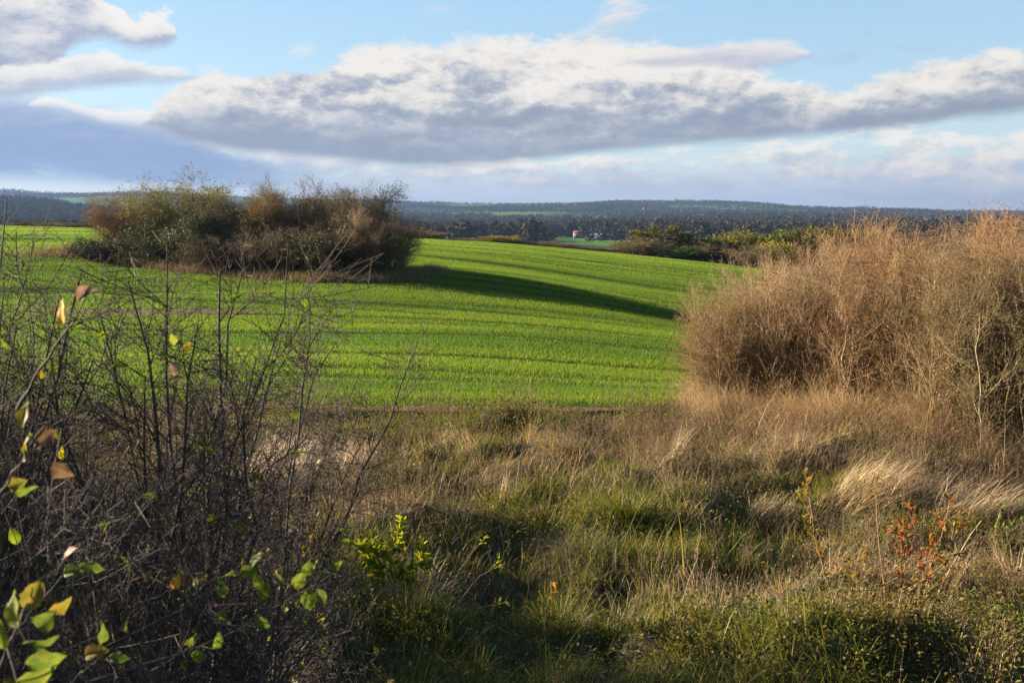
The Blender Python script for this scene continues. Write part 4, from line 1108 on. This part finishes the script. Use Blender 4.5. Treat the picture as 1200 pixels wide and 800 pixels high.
dm2 = plant_mat('pale_straw', [(.32, .23, .13), (.44, .335, .20), (.56, .46, .30)], transl=.35, rough=.5, spec=.3, tr_tint=(1.1, 1, .8))
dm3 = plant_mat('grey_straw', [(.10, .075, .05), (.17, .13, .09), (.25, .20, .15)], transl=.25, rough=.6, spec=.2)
tussock('pale plume of dry grass leaning right, alone in the sunny middle of the verge', 787, 556, 70, .62, .005, .35, .9, .25, .35, dm2, .08)
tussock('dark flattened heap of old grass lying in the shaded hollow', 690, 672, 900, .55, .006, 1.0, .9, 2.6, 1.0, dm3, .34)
tussock('sunlit straw heap under the yellow green elder sapling', 478, 700, 650, .48, .006, .45, 1.4, None, .5, dm2, .30)
tussock('big pale arching straw tussock below the middle of the thicket', 985, 512, 900, 1.25, .007, .35, 2.0, -2.2, .7, dm2, .40)
tussock('pale straw tussock at the foot of the thicket touching the green field', 838, 492, 700, .95, .007, .3, 1.7, -2.5, .8, dm2, .35)
tussock('golden straw tussock under the right part of the thicket', 1085, 525, 800, 1.15, .007, .35, 2.0, -2.0, .8, dm2, .38)
tussock('bleached straw tussock combed to the right above the bare saplings', 1010, 600, 800, .7, .006, .7, 1.1, -.5, .45, dm2, .42)
tussock('bleached straw mat in full sun near the right edge below the thicket', 1120, 612, 900, .7, .006, .7, 1.1, -.6, .5, dm2, .5)
tussock('long fine pale straw tussock glowing behind the bare twigs of the left bush', 325, 590, 900, .85, .005, .35, .9, .9, .35, dm2, .5)
tussock('second pale straw tussock left of the sunlit verge, behind bare twigs and nearer the field', 400, 545, 600, .65, .005, .4, 1.0, .5, .5, dm2, .4)
tussock('mixed straw tussock right of the arching dead stalk', 900, 600, 420, .5, .006, .5, 1.3, -.4, .8, dm2, .3)
tussock('green tussock with pale tips in the half shade left of the dead stalk', 735, 625, 500, .5, .007, .4, 1.4, None, .5, gmat, .25)
tussock('green grass tussock in front of the dark flattened heap', 650, 730, 500, .5, .007, .4, 1.5, None, .5, gmat, .25)
tussock('green tussock at the sunny edge of the shade, in line with the thicket left end', 850, 660, 600, .55, .007, .4, 1.5, None, .5, gmat, .28)

# ------------------------------------------------------------------ saplings and single plants
M['bark_red'] = bark_mat('reddish_bark', [(.14, .075, .045), (.24, .14, .08), (.34, .22, .13)], 40)
M['bark_dark'] = bark_mat('blackthorn_bark', [(.026, .020, .017), (.058, .045, .037), (.12, .094, .076)], 40)
M['leaf_fresh'] = plant_mat('yellow_green_leaves', [(.13, .19, .015), (.20, .25, .02), (.28, .30, .025), (.32, .29, .03)], blotch=(.12, .15, .02), transl=.5, rough=.5, spec=.15, tr_tint=(1.25, 1.2, .4))
M['leaf_red'] = plant_mat('red_autumn_leaves', [(.22, .05, .03), (.30, .09, .045), (.26, .14, .03), (.13, .12, .02)], blotch=(.14, .09, .03), transl=.45, rough=.5, spec=.15)
M['leaf_mixed'] = plant_mat('turning_leaves', [(.06, .10, .014), (.11, .13, .016), (.20, .17, .02), (.26, .15, .02), (.22, .08, .025)], blotch=(.16, .075, .02), transl=.5, rough=.5, spec=.15)
M['leaf_yellow'] = plant_mat('yellow_leaf', [(.62, .36, .01), (.70, .42, .012)], blotch=(.5, .22, .015), transl=.6, rough=.45, tr_tint=(1.1, 1, .4))
M['leaf_pinkish'] = plant_mat('withered_pale_leaf', [(.42, .26, .18), (.36, .20, .12)], blotch=(.22, .11, .06), transl=.35, rough=.5)
M['leaf_orange'] = plant_mat('orange_leaf', [(.30, .12, .02), (.36, .19, .02)], blotch=(.15, .10, .02), transl=.5, rough=.5)
M['leaf_bramble'] = plant_mat('bramble_leaves', [(.045, .09, .012), (.08, .13, .015), (.13, .16, .02), (.17, .12, .03)], transl=.4, rough=.5, spec=.15)
M['leaf_shade'] = plant_mat('blackthorn_leaves', [(.05, .10, .012), (.085, .14, .016), (.15, .18, .02), (.24, .21, .02), (.26, .15, .03)], transl=.5, rough=.5, blotch=(.06, .085, .015), spec=.12, tr_tint=(1.3, 1.25, .5))

def local_curve(pts, org, n=9, wig=.015):
    """smooth stem through points"""
    pts = np.array(pts, float) - org
    seg = np.linalg.norm(np.diff(pts, axis=0), axis=1); s = np.concatenate([[0], np.cumsum(seg)]); t = np.linspace(0, s[-1], n)
    out = np.stack([np.interp(t, s, pts[:, i]) for i in range(3)], 1)
    sm = out.copy(); sm[1:-1] = (out[:-2] + 2 * out[1:-1] + out[2:]) / 4
    w = RNG.normal(0, wig, (n, 3)); w[0] = 0
    return sm + w * 0.4
def plant(name, label, cat, base_px, stems, r0, leafm, nleaf, leaf, bark, side=(6, .22), t0=.45, group=None, lt=(.3, 1), shape='ovate', extra=1, droop=.2, depth=None):
    """a plant from a few pixel-traced stems, all standing at one depth; twigs and leaves are grown on them"""
    g = on_ground(*base_px, 5) if depth is None else at(base_px[0], base_px[1], depth)
    g[2] = float(H(g[0], g[1]))
    t = thing(name, label, cat, g, 0, group)
    P0 = []
    for st in stems:
        p3 = [at(px, py, g[1] + (dd if len(st[0]) > 2 else 0)) for px, py, *dd_ in st for dd in [dd_[0] if dd_ else 0]]
        p3[0][2] = min(p3[0][2], float(H(p3[0][0], p3[0][1])) + .0)
        P0.append(local_curve(p3, g))
    P0 = np.stack(P0); R0 = r0 * np.linspace(1, .35, 9)[None] * RNG.uniform(.8, 1.15, len(P0))[:, None]
    S = MB(); tubes(S, P0, R0, 6)
    P1, R1 = grow(P0, R0, side[0], t0, 1, side[1], .8, .25, .1, .12, 5, .6, .4, .3, .0012)
    tubes(S, P1, R1, 4)
    obj('stem', S, bark, t, smooth=True)
    Lm = MB()
    for (PP, RR, m, lo) in ((P1, R1, nleaf, .15), (P0, R0, max(nleaf // 4, 1), lt[0])):
        idx = RNG.integers(0, len(PP), m); tt = RNG.uniform(lo, lt[1], m)
        p, tg, _ = lerp_curve(PP, RR, idx, tt)
        leaves(Lm, p, nrm(tg + rvec(m) * .8 - np.array([0, 0, droop])), nrm(rvec(m) * .8 + np.array([0, 0, 1])), leaf[0] * RNG.uniform(.5, 1.2, m), leaf[1] * RNG.uniform(.6, 1.2, m), shape)
    if nleaf: obj('foliage', Lm, leafm, t)
    return t
# right-hand group
plant('sapling', 'leaning bare stemmed sapling with yellow green leaves near its top, left of the red ones', 'sapling', (990, 735), [[(990, 735), (972, 690), (958, 640), (950, 600), (945, 560)]], .008, M['leaf_mixed'], 80, (.062, .034), M['bark_red'], (9, .26), .55)
plant('sapling', 'tall upright brown sapling stem in the middle of the red leaved group', 'sapling', (1040, 728), [[(1040, 728), (1036, 680), (1029, 620), (1026, 560)]], .007, M['leaf_mixed'], 22, (.05, .028), M['bark_red'], (6, .16), .55)
plant('sapling', 'sapling with narrow red leaves at the tips of two upright stems', 'sapling', (1052, 722), [[(1048, 722), (1062, 660), (1070, 600)], [(1052, 722), (1055, 660), (1060, 625)]], .006, M['leaf_red'], 80, (.08, .03), M['bark_red'], (6, .2), .55)
plant('sapling', 'sapling with pinkish red leaves and slanting stems on the right of the group', 'sapling', (1075, 728), [[(1072, 728), (1088, 680), (1104, 625), (1112, 590)], [(1075, 728), (1080, 680), (1086, 645)], [(1078, 728), (1105, 690), (1122, 600)]], .006, M['leaf_red'], 110, (.075, .034), M['bark_red'], (6, .22), .5)
plant('sapling', 'low sapling with orange brown leaves left of the tall upright stem', 'sapling', (1005, 715), [[(1005, 715), (1000, 680), (996, 655)], [(1006, 715), (1012, 670), (1014, 650)]], .004, M['leaf_mixed'], 60, (.05, .032), M['bark_red'], (5, .16), .3)
# cut canes leaning around the group
cg = on_ground(1060, 726, 5); cg[2] = float(H(cg[0], cg[1]))
for i, (px0, py0, px1, py1) in enumerate([(1005, 722, 1075, 665), (1020, 728, 1100, 672), (1040, 700, 1120, 650), (1030, 712, 1068, 690), (1085, 720, 1150, 610)]):
    labs = ['pale dead cane leaning low at the left of the red leaved saplings', 'pale dead cane crossing in front of the red leaved saplings', 'pale dead cane slanting right behind the red leaved saplings', 'short pale dead cane lying at the foot of the upright sapling', 'long thin straw coloured cane leaning far right of the red leaved saplings']
    a = at(px0, py0, cg[1] + RNG.uniform(-.2, .2)); a[2] = float(H(a[0], a[1])) + .0; b = at(px1, py1, cg[1] + RNG.uniform(-.2, .3))
    b[2] = max(b[2], float(H(b[0], b[1])) + .02)
    m = MB(); P = curve_between(a, b, 7, .02, .05)[None] - a; tubes(m, P, np.linspace(.007, .004, 7)[None], 5)
    o = obj('dead_cane', m, M['bark_tan'], None, True, tuple(a)); tag(o, labs[i], 'cane', 'dead canes among the saplings')
plant('dead_stalk', 'thin dead stalk standing in the half shade, forked near its foot', 'stalk', (800, 720), [[(795, 722), (802, 690), (816, 660), (820, 612)], [(800, 722), (830, 700), (836, 655)], [(798, 715), (770, 712), (755, 705)]], .005, M['leaf_brown'], 8, (.04, .02), M['bark_tan'], (3, .12), .5)
plant('weed', 'withered stalk with two hanging orange leaves in the shaded hollow', 'weed', (640, 760), [[(642, 770), (637, 740), (640, 705), (645, 680)]], .004, M['leaf_orange'], 7, (.075, .045), M['bark_tan'], (2, .06), .75, droop=1.2, lt=(.2, 1))
plant('elder_sapling', 'low sapling with bright yellow green leaves catching the sun above a straw heap', 'sapling', (455, 715), [[(455, 715), (440, 670), (420, 640)], [(460, 715), (462, 660), (468, 622)], [(458, 715), (445, 660), (440, 635)], [(465, 715), (482, 670), (495, 650)]], .005, M['leaf_fresh'], 420, (.095, .042), M['bark_tan'], (7, .2), .35)
plant('rose_sapling', 'arching bare rose stems with yellow leaves at the tips, right of the straw heap', 'sapling', (525, 712), [[(525, 712), (532, 680), (545, 655), (572, 628)], [(530, 712), (548, 690), (565, 672), (590, 655)], [(528, 712), (560, 712), (590, 705)]], .005, M['leaf_fresh'], 24, (.05, .032), M['bark_red'], (4, .10), .75, lt=(.8, 1))
plant('weed', 'feathery dead weed standing at the near edge of the green wheat', 'weed', (622, 492), [[(622, 492), (623, 472), (622, 446)], [(624, 492), (630, 474), (632, 455)], [(621, 492), (616, 475), (612, 460)]], .006, M['leaf_brown'], 160, (.035, .025), M['bark_tan'], (9, .25), .2, shape='diamond')
plant('weed', 'leafy green weed right of the red leaved saplings', 'weed', (1168, 660), [[(1168, 660), (1166, 625), (1172, 596)], [(1170, 660), (1180, 630), (1184, 610)]], .005, M['leaf_bramble'], 90, (.06, .03), M['bark_tan'], (7, .16), .2)
plant('weed', 'bright green seedling at the foot of the herbs near the right edge', 'weed', (1150, 705), [[(1150, 705), (1152, 690), (1148, 676)]], .003, M['leaf_fresh'], 26, (.05, .028), M['bark_tan'], (4, .09), .2)
for lab, bp, stems, nl in [
    ('bramble with small green leaves arching over the shaded hollow, nearest the bottom edge', (905, 775), [[(930, 790), (905, 755), (880, 735), (868, 765)], [(930, 790), (930, 745), (900, 715), (885, 720)], [(930, 790), (950, 750), (965, 720)], [(930, 790), (900, 780), (860, 790)]], 330),
    ('olive bramble with small leaves below the leaning sapling', (1000, 775), [[(1000, 800), (985, 760), (960, 745)], [(1000, 800), (1010, 760), (1030, 745)], [(1000, 800), (1000, 755), (990, 738)]], 300),
    ('yellowish bramble carpet at the bottom edge under the red leaved saplings', (1090, 780), [[(1090, 800), (1070, 770), (1050, 760)], [(1090, 800), (1110, 770), (1140, 765)], [(1090, 800), (1085, 760), (1080, 748)]], 300),
    ('bramble tangle with brownish leaves in the bottom right corner', (1170, 780), [[(1170, 800), (1150, 760), (1130, 750)], [(1170, 800), (1180, 750), (1200, 735)], [(1170, 800), (1165, 745), (1160, 730)]], 300)]:
    plant('bramble', lab, 'bramble', bp, stems, .004, M['leaf_bramble'], nl, (.042, .026), M['bark_red'], (12, .26), .1, group='brambles along the bottom of the view', lt=(.1, 1))

# ------------------------------------------------------------------ bare blackthorn bushes on the left, beside the camera
def traced_bush(label, root, tips, name='blackthorn_bush', nleaf=60, c=(12, 8, 4), leaf=(.042, .026), r0=.014, spots=(), group='bare blackthorn bushes beside the camera', lens=(.46, .24, .10)):
    root = np.array(root, float); root[2] = float(H(root[0], root[1]))
    t = thing(name, label, 'bush', root, 0, group)
    P0 = []
    for px, py, Y in tips:
        b = at(px, py, Y) - root
        st = np.array([RNG.normal(0, .10), RNG.normal(0, .10), -.05])
        P0.append(curve_between(st, b, 11, .05, .10))
    P0 = np.stack(P0); R0 = r0 * RNG.uniform(.6, 1.15, len(P0))[:, None] * np.linspace(1, .16, 11)[None]
    S, T = MB(), MB(); tubes(S, P0, R0, 6)
    P1, R1 = grow(P0, R0, c[0], .12, .92, lens[0], .62, .22, .06, .12, 7, .6, .35, .7, .0022)
    tubes(S, P1, R1, 5)
    P2, R2 = grow(P1, R1, c[1], .08, 1, lens[1], .85, .25, .05, .12, 4, .65, .45, .35, .0015)
    tubes(T, P2, R2, 3)
    P3, R3 = grow(P2, R2, c[2], .1, .95, lens[2], 1.0, .2, .0, .06, 2, .7, .4, .2, .0011)
    tubes(T, P3, R3, 3)
    Ow = root
    obj('trunk', S, M['bark_dark'], t, smooth=True); obj('crown', T, M['bark_dark'], t)
    Lm = MB()
    idx = RNG.integers(0, len(P2), nleaf); tt = RNG.uniform(.3, 1, nleaf)
    p, tg, _ = lerp_curve(P2, R2, idx, tt)
    k = p[:, 2] < 2.2
    p, tg = p[k], tg[k]; n = len(p)
    leaves(Lm, p, nrm(tg + rvec(n) * .8), nrm(rvec(n) + np.array([0, -.3, .5])), leaf[0] * RNG.uniform(.6, 1.2, n), leaf[1] * RNG.uniform(.7, 1.2, n), 'ovate')
    obj('foliage', Lm, M['leaf_shade'], t)
    return t
traced_bush('bare blackthorn bush with forked bleached twigs rising in front of the copse', (-1.15, 3.3, 0),
    [(196, 286, 2.9), (258, 312, 3.0), (338, 282, 2.7), (284, 318, 3.1), (362, 332, 3.2), (150, 330, 2.7), (118, 372, 2.9), (232, 380, 2.8), (300, 420, 2.6), (330, 395, 3.2), (60, 420, 2.6), (170, 440, 2.7)], nleaf=40)
traced_bush('bare blackthorn bush reaching over the pale straw towards the middle of the view', (-1.5, 4.7, 0),
    [(490, 400, 4.2), (455, 470, 4.1), (420, 440, 4.4), (395, 400, 4.6), (440, 540, 4.0), (350, 430, 4.4), (300, 450, 4.8), (260, 470, 4.2), (370, 520, 4.0), (330, 560, 3.8), (400, 600, 4.0), (220, 430, 4.6)], nleaf=60)
traced_bush('dark bare blackthorn bush against the left edge, its top level with the field skyline', (-2.0, 3.1, 0),
    [(8, 235, 3.0), (40, 285, 3.1), (-30, 260, 3.2), (95, 320, 3.0), (70, 345, 2.8), (20, 380, 2.6), (-40, 420, 2.6), (110, 420, 2.9), (5, 330, 2.7), (130, 380, 3.3), (-60, 330, 3.0), (50, 470, 2.5)], nleaf=50)
traced_bush('dense dark blackthorn bush low in the left corner, behind the large leaves', (-1.0, 2.5, 0),
    [(60, 560, 2.2), (140, 540, 2.3), (220, 560, 2.4), (290, 600, 2.5), (340, 650, 2.5), (20, 610, 2.0), (110, 640, 2.0), (200, 660, 2.1), (270, 700, 2.2), (330, 740, 2.3), (380, 720, 2.6), (240, 500, 2.6)], nleaf=120, r0=.009)
traced_bush('bare blackthorn bush behind the others at the left, thin twigs seen against the wheat', (-2.9, 5.6, 0),
    [(30, 330, 5.4), (80, 380, 5.3), (140, 400, 5.4), (190, 420, 5.5), (240, 440, 5.4), (-30, 360, 5.2), (110, 450, 5.2), (170, 480, 5.2), (20, 440, 5.0), (270, 500, 5.5), (60, 500, 5.0), (220, 520, 5.3)], nleaf=110)
traced_bush('low leafy blackthorn bush in the shade below the bare twigs, right of the left corner', (-.62, 4.0, 0),
    [(300, 640, 3.9), (340, 610, 4.1), (365, 640, 4.1), (330, 700, 3.6), (370, 730, 3.7), (260, 660, 3.7), (280, 580, 4.2)], nleaf=240, r0=.007, lens=(.4, .2, .09))

# leafy shoots close to the camera
from mathutils import Matrix
CLOSE = {}
for mk, cols in {'leaf_shade': ((.075, .125, .016), (.16, .20, .04), (.15, .16, .02), (.09, .05, .02)), 'leaf_fresh': ((.14, .20, .016), (.22, .26, .05), (.24, .22, .02), (.14, .07, .02)),
                 'leaf_mixed': ((.12, .14, .016), (.20, .20, .04), (.24, .14, .02), (.12, .05, .02)), 'leaf_yellow': ((.62, .36, .012), (.68, .46, .05), (.55, .25, .02), (.25, .10, .02)),
                 'leaf_pinkish': ((.34, .20, .13), (.40, .27, .19), (.24, .12, .07), (.14, .07, .04)), 'leaf_orange': ((.28, .14, .02), (.34, .2, .05), (.22, .09, .02), (.12, .05, .02)), 'leaf_brown': ((.15, .09, .04), (.22, .15, .08), (.10, .055, .03), (.06, .03, .02))}.items():
    cm = close_leaf_mat(mk.replace('leaf_', 'close_') + '_leaf', *cols)
    CLOSE[mk] = [leaf_mesh('leaf', .30 + .05 * (k % 2), [.12, .3, .45, .05][k], [.25, .5, .12, .4][k], [.05, .1, .14, .07][k], 31 + k, cm) for k in range(4)]
def leafy_shoot(label, pts, lvs, mat, r=.003, name='leafy_branch'):
    """pts: pixel path with depth; lvs: (px, py, depth, length m, angle deg in the view, colour)"""
    a = at(*pts[0]); t = thing(name, label, 'branch', a, 0, 'leafy shoots in front of the left bushes')
    P = local_curve([at(*p) for p in pts], a, 13, .004)[None]
    S = MB(); tubes(S, P, r * np.linspace(1, .35, 13)[None], 6)
    by = {}
    for px, py, Y, L_, ang, mk in lvs:
        q = at(px, py, Y) - a
        an = math.radians(ang); ax = RT * math.cos(an) + UPV * math.sin(an) + FW * RNG.uniform(-.35, .35)
        nn = -FW + rvec(1)[0] * 1.1
        i = np.argmin(np.linalg.norm(P[0] - q, axis=1))
        tubes(S, np.linspace(P[0, i], q, 4)[None], np.array([[.0016, .0013, .0011, .001]]), 4)
        by.setdefault(mk, []).append((q, ax, nn, L_))
    obj('stem', S, M['bark_dark'], t, smooth=True)
    for mk, l in by.items():
        for q, ax, nn, L_ in l:
            me = CLOSE[mk][RNG.integers(0, len(CLOSE[mk]))]
            A = nrm(ax); B = nrm(np.cross(nn, A)); Cc = np.cross(A, B)
            o = obj('leaf', me, None, t)
            mw = Matrix(((A[0], B[0], Cc[0]), (A[1], B[1], Cc[1]), (A[2], B[2], Cc[2])))
            o.rotation_euler = mw.to_euler(); o.location = tuple(q); o.scale = (L_,) * 3
    return t
leafy_shoot('shoot with one glowing yellow leaf and a withered pinkish pair at its tip', [(20, 480, 1.75), (55, 420, 1.7), (90, 372, 1.65), (104, 342, 1.6)],
    [(74, 380, 1.62, .042, 95, 'leaf_yellow'), (92, 352, 1.6, .036, 60, 'leaf_pinkish'), (96, 348, 1.6, .034, 35, 'leaf_pinkish')], None)
leafy_shoot('shoot with browning yellow leaves against the left edge, halfway up', [(-40, 640, 1.5), (0, 580, 1.45), (30, 530, 1.4), (52, 500, 1.4)],
    [(26, 502, 1.4, .04, 80, 'leaf_mixed'), (30, 540, 1.4, .042, 120, 'leaf_shade'), (46, 520, 1.4, .036, 40, 'leaf_brown'), (60, 545, 1.45, .036, -30, 'leaf_brown'), (10, 570, 1.45, .030, 20, 'leaf_mixed'), (14, 575, 1.5, .034, -10, 'leaf_shade')], None)
leafy_shoot('shoot with big yellow green leaves in the bottom left corner', [(-30, 840, 1.3), (5, 770, 1.25), (25, 720, 1.22), (40, 690, 1.2)],
    [(34, 715, 1.2, .042, 80, 'leaf_mixed'), (22, 735, 1.2, .05, 110, 'leaf_fresh'), (5, 760, 1.2, .045, 100, 'leaf_fresh'), (44, 735, 1.25, .038, 40, 'leaf_shade'), (30, 750, 1.22, .045, -5, 'leaf_shade'), (30, 778, 1.25, .048, 5, 'leaf_shade'), (20, 798, 1.2, .05, 10, 'leaf_shade'), (58, 715, 1.3, .034, 20, 'leaf_mixed')], None)
leafy_shoot('long shoot with pairs of green leaves pointing right across the shaded hollow', [(100, 800, 1.9), (200, 770, 1.95), (280, 740, 2.0), (340, 700, 2.0), (395, 670, 2.0)],
    [(345, 690, 2.0, .045, 60, 'leaf_fresh'), (358, 676, 2.0, .04, 75, 'leaf_shade'), (366, 672, 2.0, .038, 90, 'leaf_fresh'), (340, 685, 2.0, .04, 160, 'leaf_fresh'), (360, 690, 2.0, .05, -80, 'leaf_shade'), (372, 690, 2.0, .042, -60, 'leaf_shade'), (385, 668, 2.0, .036, 20, 'leaf_shade'), (250, 760, 1.95, .04, 70, 'leaf_shade'), (232, 760, 1.95, .036, -95, 'leaf_shade'), (215, 755, 1.95, .034, 30, 'leaf_shade'), (300, 725, 2.0, .036, -20, 'leaf_shade')], None)
leafy_shoot('shoot with a cluster of broad green leaves left of the long shoot', [(120, 760, 2.1), (200, 720, 2.1), (260, 685, 2.1), (300, 660, 2.1)],
    [(292, 665, 2.1, .055, 50, 'leaf_shade'), (282, 672, 2.1, .05, 20, 'leaf_shade'), (278, 675, 2.1, .04, 170, 'leaf_fresh'), (300, 672, 2.1, .045, -70, 'leaf_fresh'), (262, 700, 2.1, .045, 90, 'leaf_shade'), (262, 715, 2.1, .036, -100, 'leaf_shade'), (205, 690, 2.1, .034, 80, 'leaf_yellow'), (150, 740, 2.1, .036, 100, 'leaf_shade')], None)
leafy_shoot('shoot with folded grey green leaves in the dark middle of the left bush', [(20, 740, 1.8), (60, 690, 1.8), (85, 660, 1.8)],
    [(75, 672, 1.8, .045, 20, 'leaf_shade'), (92, 665, 1.8, .046, 10, 'leaf_shade'), (74, 655, 1.8, .04, 40, 'leaf_pinkish')], None)
leafy_shoot('shoot with a mottled yellow leaf near the bottom edge of the left bush', [(60, 820, 1.7), (95, 790, 1.7), (120, 765, 1.7)],
    [(100, 768, 1.7, .045, 25, 'leaf_mixed'), (118, 755, 1.7, .04, 70, 'leaf_shade'), (128, 770, 1.7, .036, 10, 'leaf_shade')], None)
leafy_shoot('upright shoot with small yellow green and pink leaves in front of the wheat', [(180, 640, 2.6), (195, 540, 2.6), (202, 460, 2.55), (210, 400, 2.5)],
    [(205, 405, 2.5, .036, 100, 'leaf_fresh'), (214, 408, 2.5, .03, 30, 'leaf_mixed'), (204, 440, 2.5, .045, 95, 'leaf_pinkish'), (198, 418, 2.5, .034, 150, 'leaf_shade'), (190, 610, 2.5, .036, -70, 'leaf_fresh'), (232, 530, 2.6, .05, 15, 'leaf_fresh')], None)

# ------------------------------------------------------------------ the hedge just left of the view that shades the hollow
protos['hedge'] = make_variant('hedge_shrub', (M['bark_grey'], M['twig_brown'], M['leaf_brown']), shrub(3, 3.0, 14, 12, 9, 4, 9000, (.05, .032), .3, .005, .03, .03, .36, .18, .09))
for i, (hx, hy, hh, lab) in enumerate([(-3.3, 2.5, 1.7, 'hedge shrub left of the view, right beside the camera'), (-4.9, 3.9, 2.9, 'hedge shrub left of the view, second along from the camera'), (-5.6, 5.6, 2.6, 'hedge shrub left of the view, third along from the camera'), (-5.9, 7.6, 2.5, 'hedge shrub left of the view, in the middle of the hedge'), (-7.2, 9.6, 2.9, 'hedge shrub left of the view, just beyond the middle of the hedge'), (-8.6, 11.8, 2.3, 'hedge shrub left of the view, last but one from the camera'), (-10.2, 13.4, 2.1, 'hedge shrub left of the view, farthest from the camera')]):
    place('hedge', 'hedge_shrub', lab, 'shrub', (hx, hy, float(H(hx, hy)) - .05), (1.05, 1.05, hh / 3), RNG.uniform(0, 6), (1, 1, .95), 'hedge left of the view')
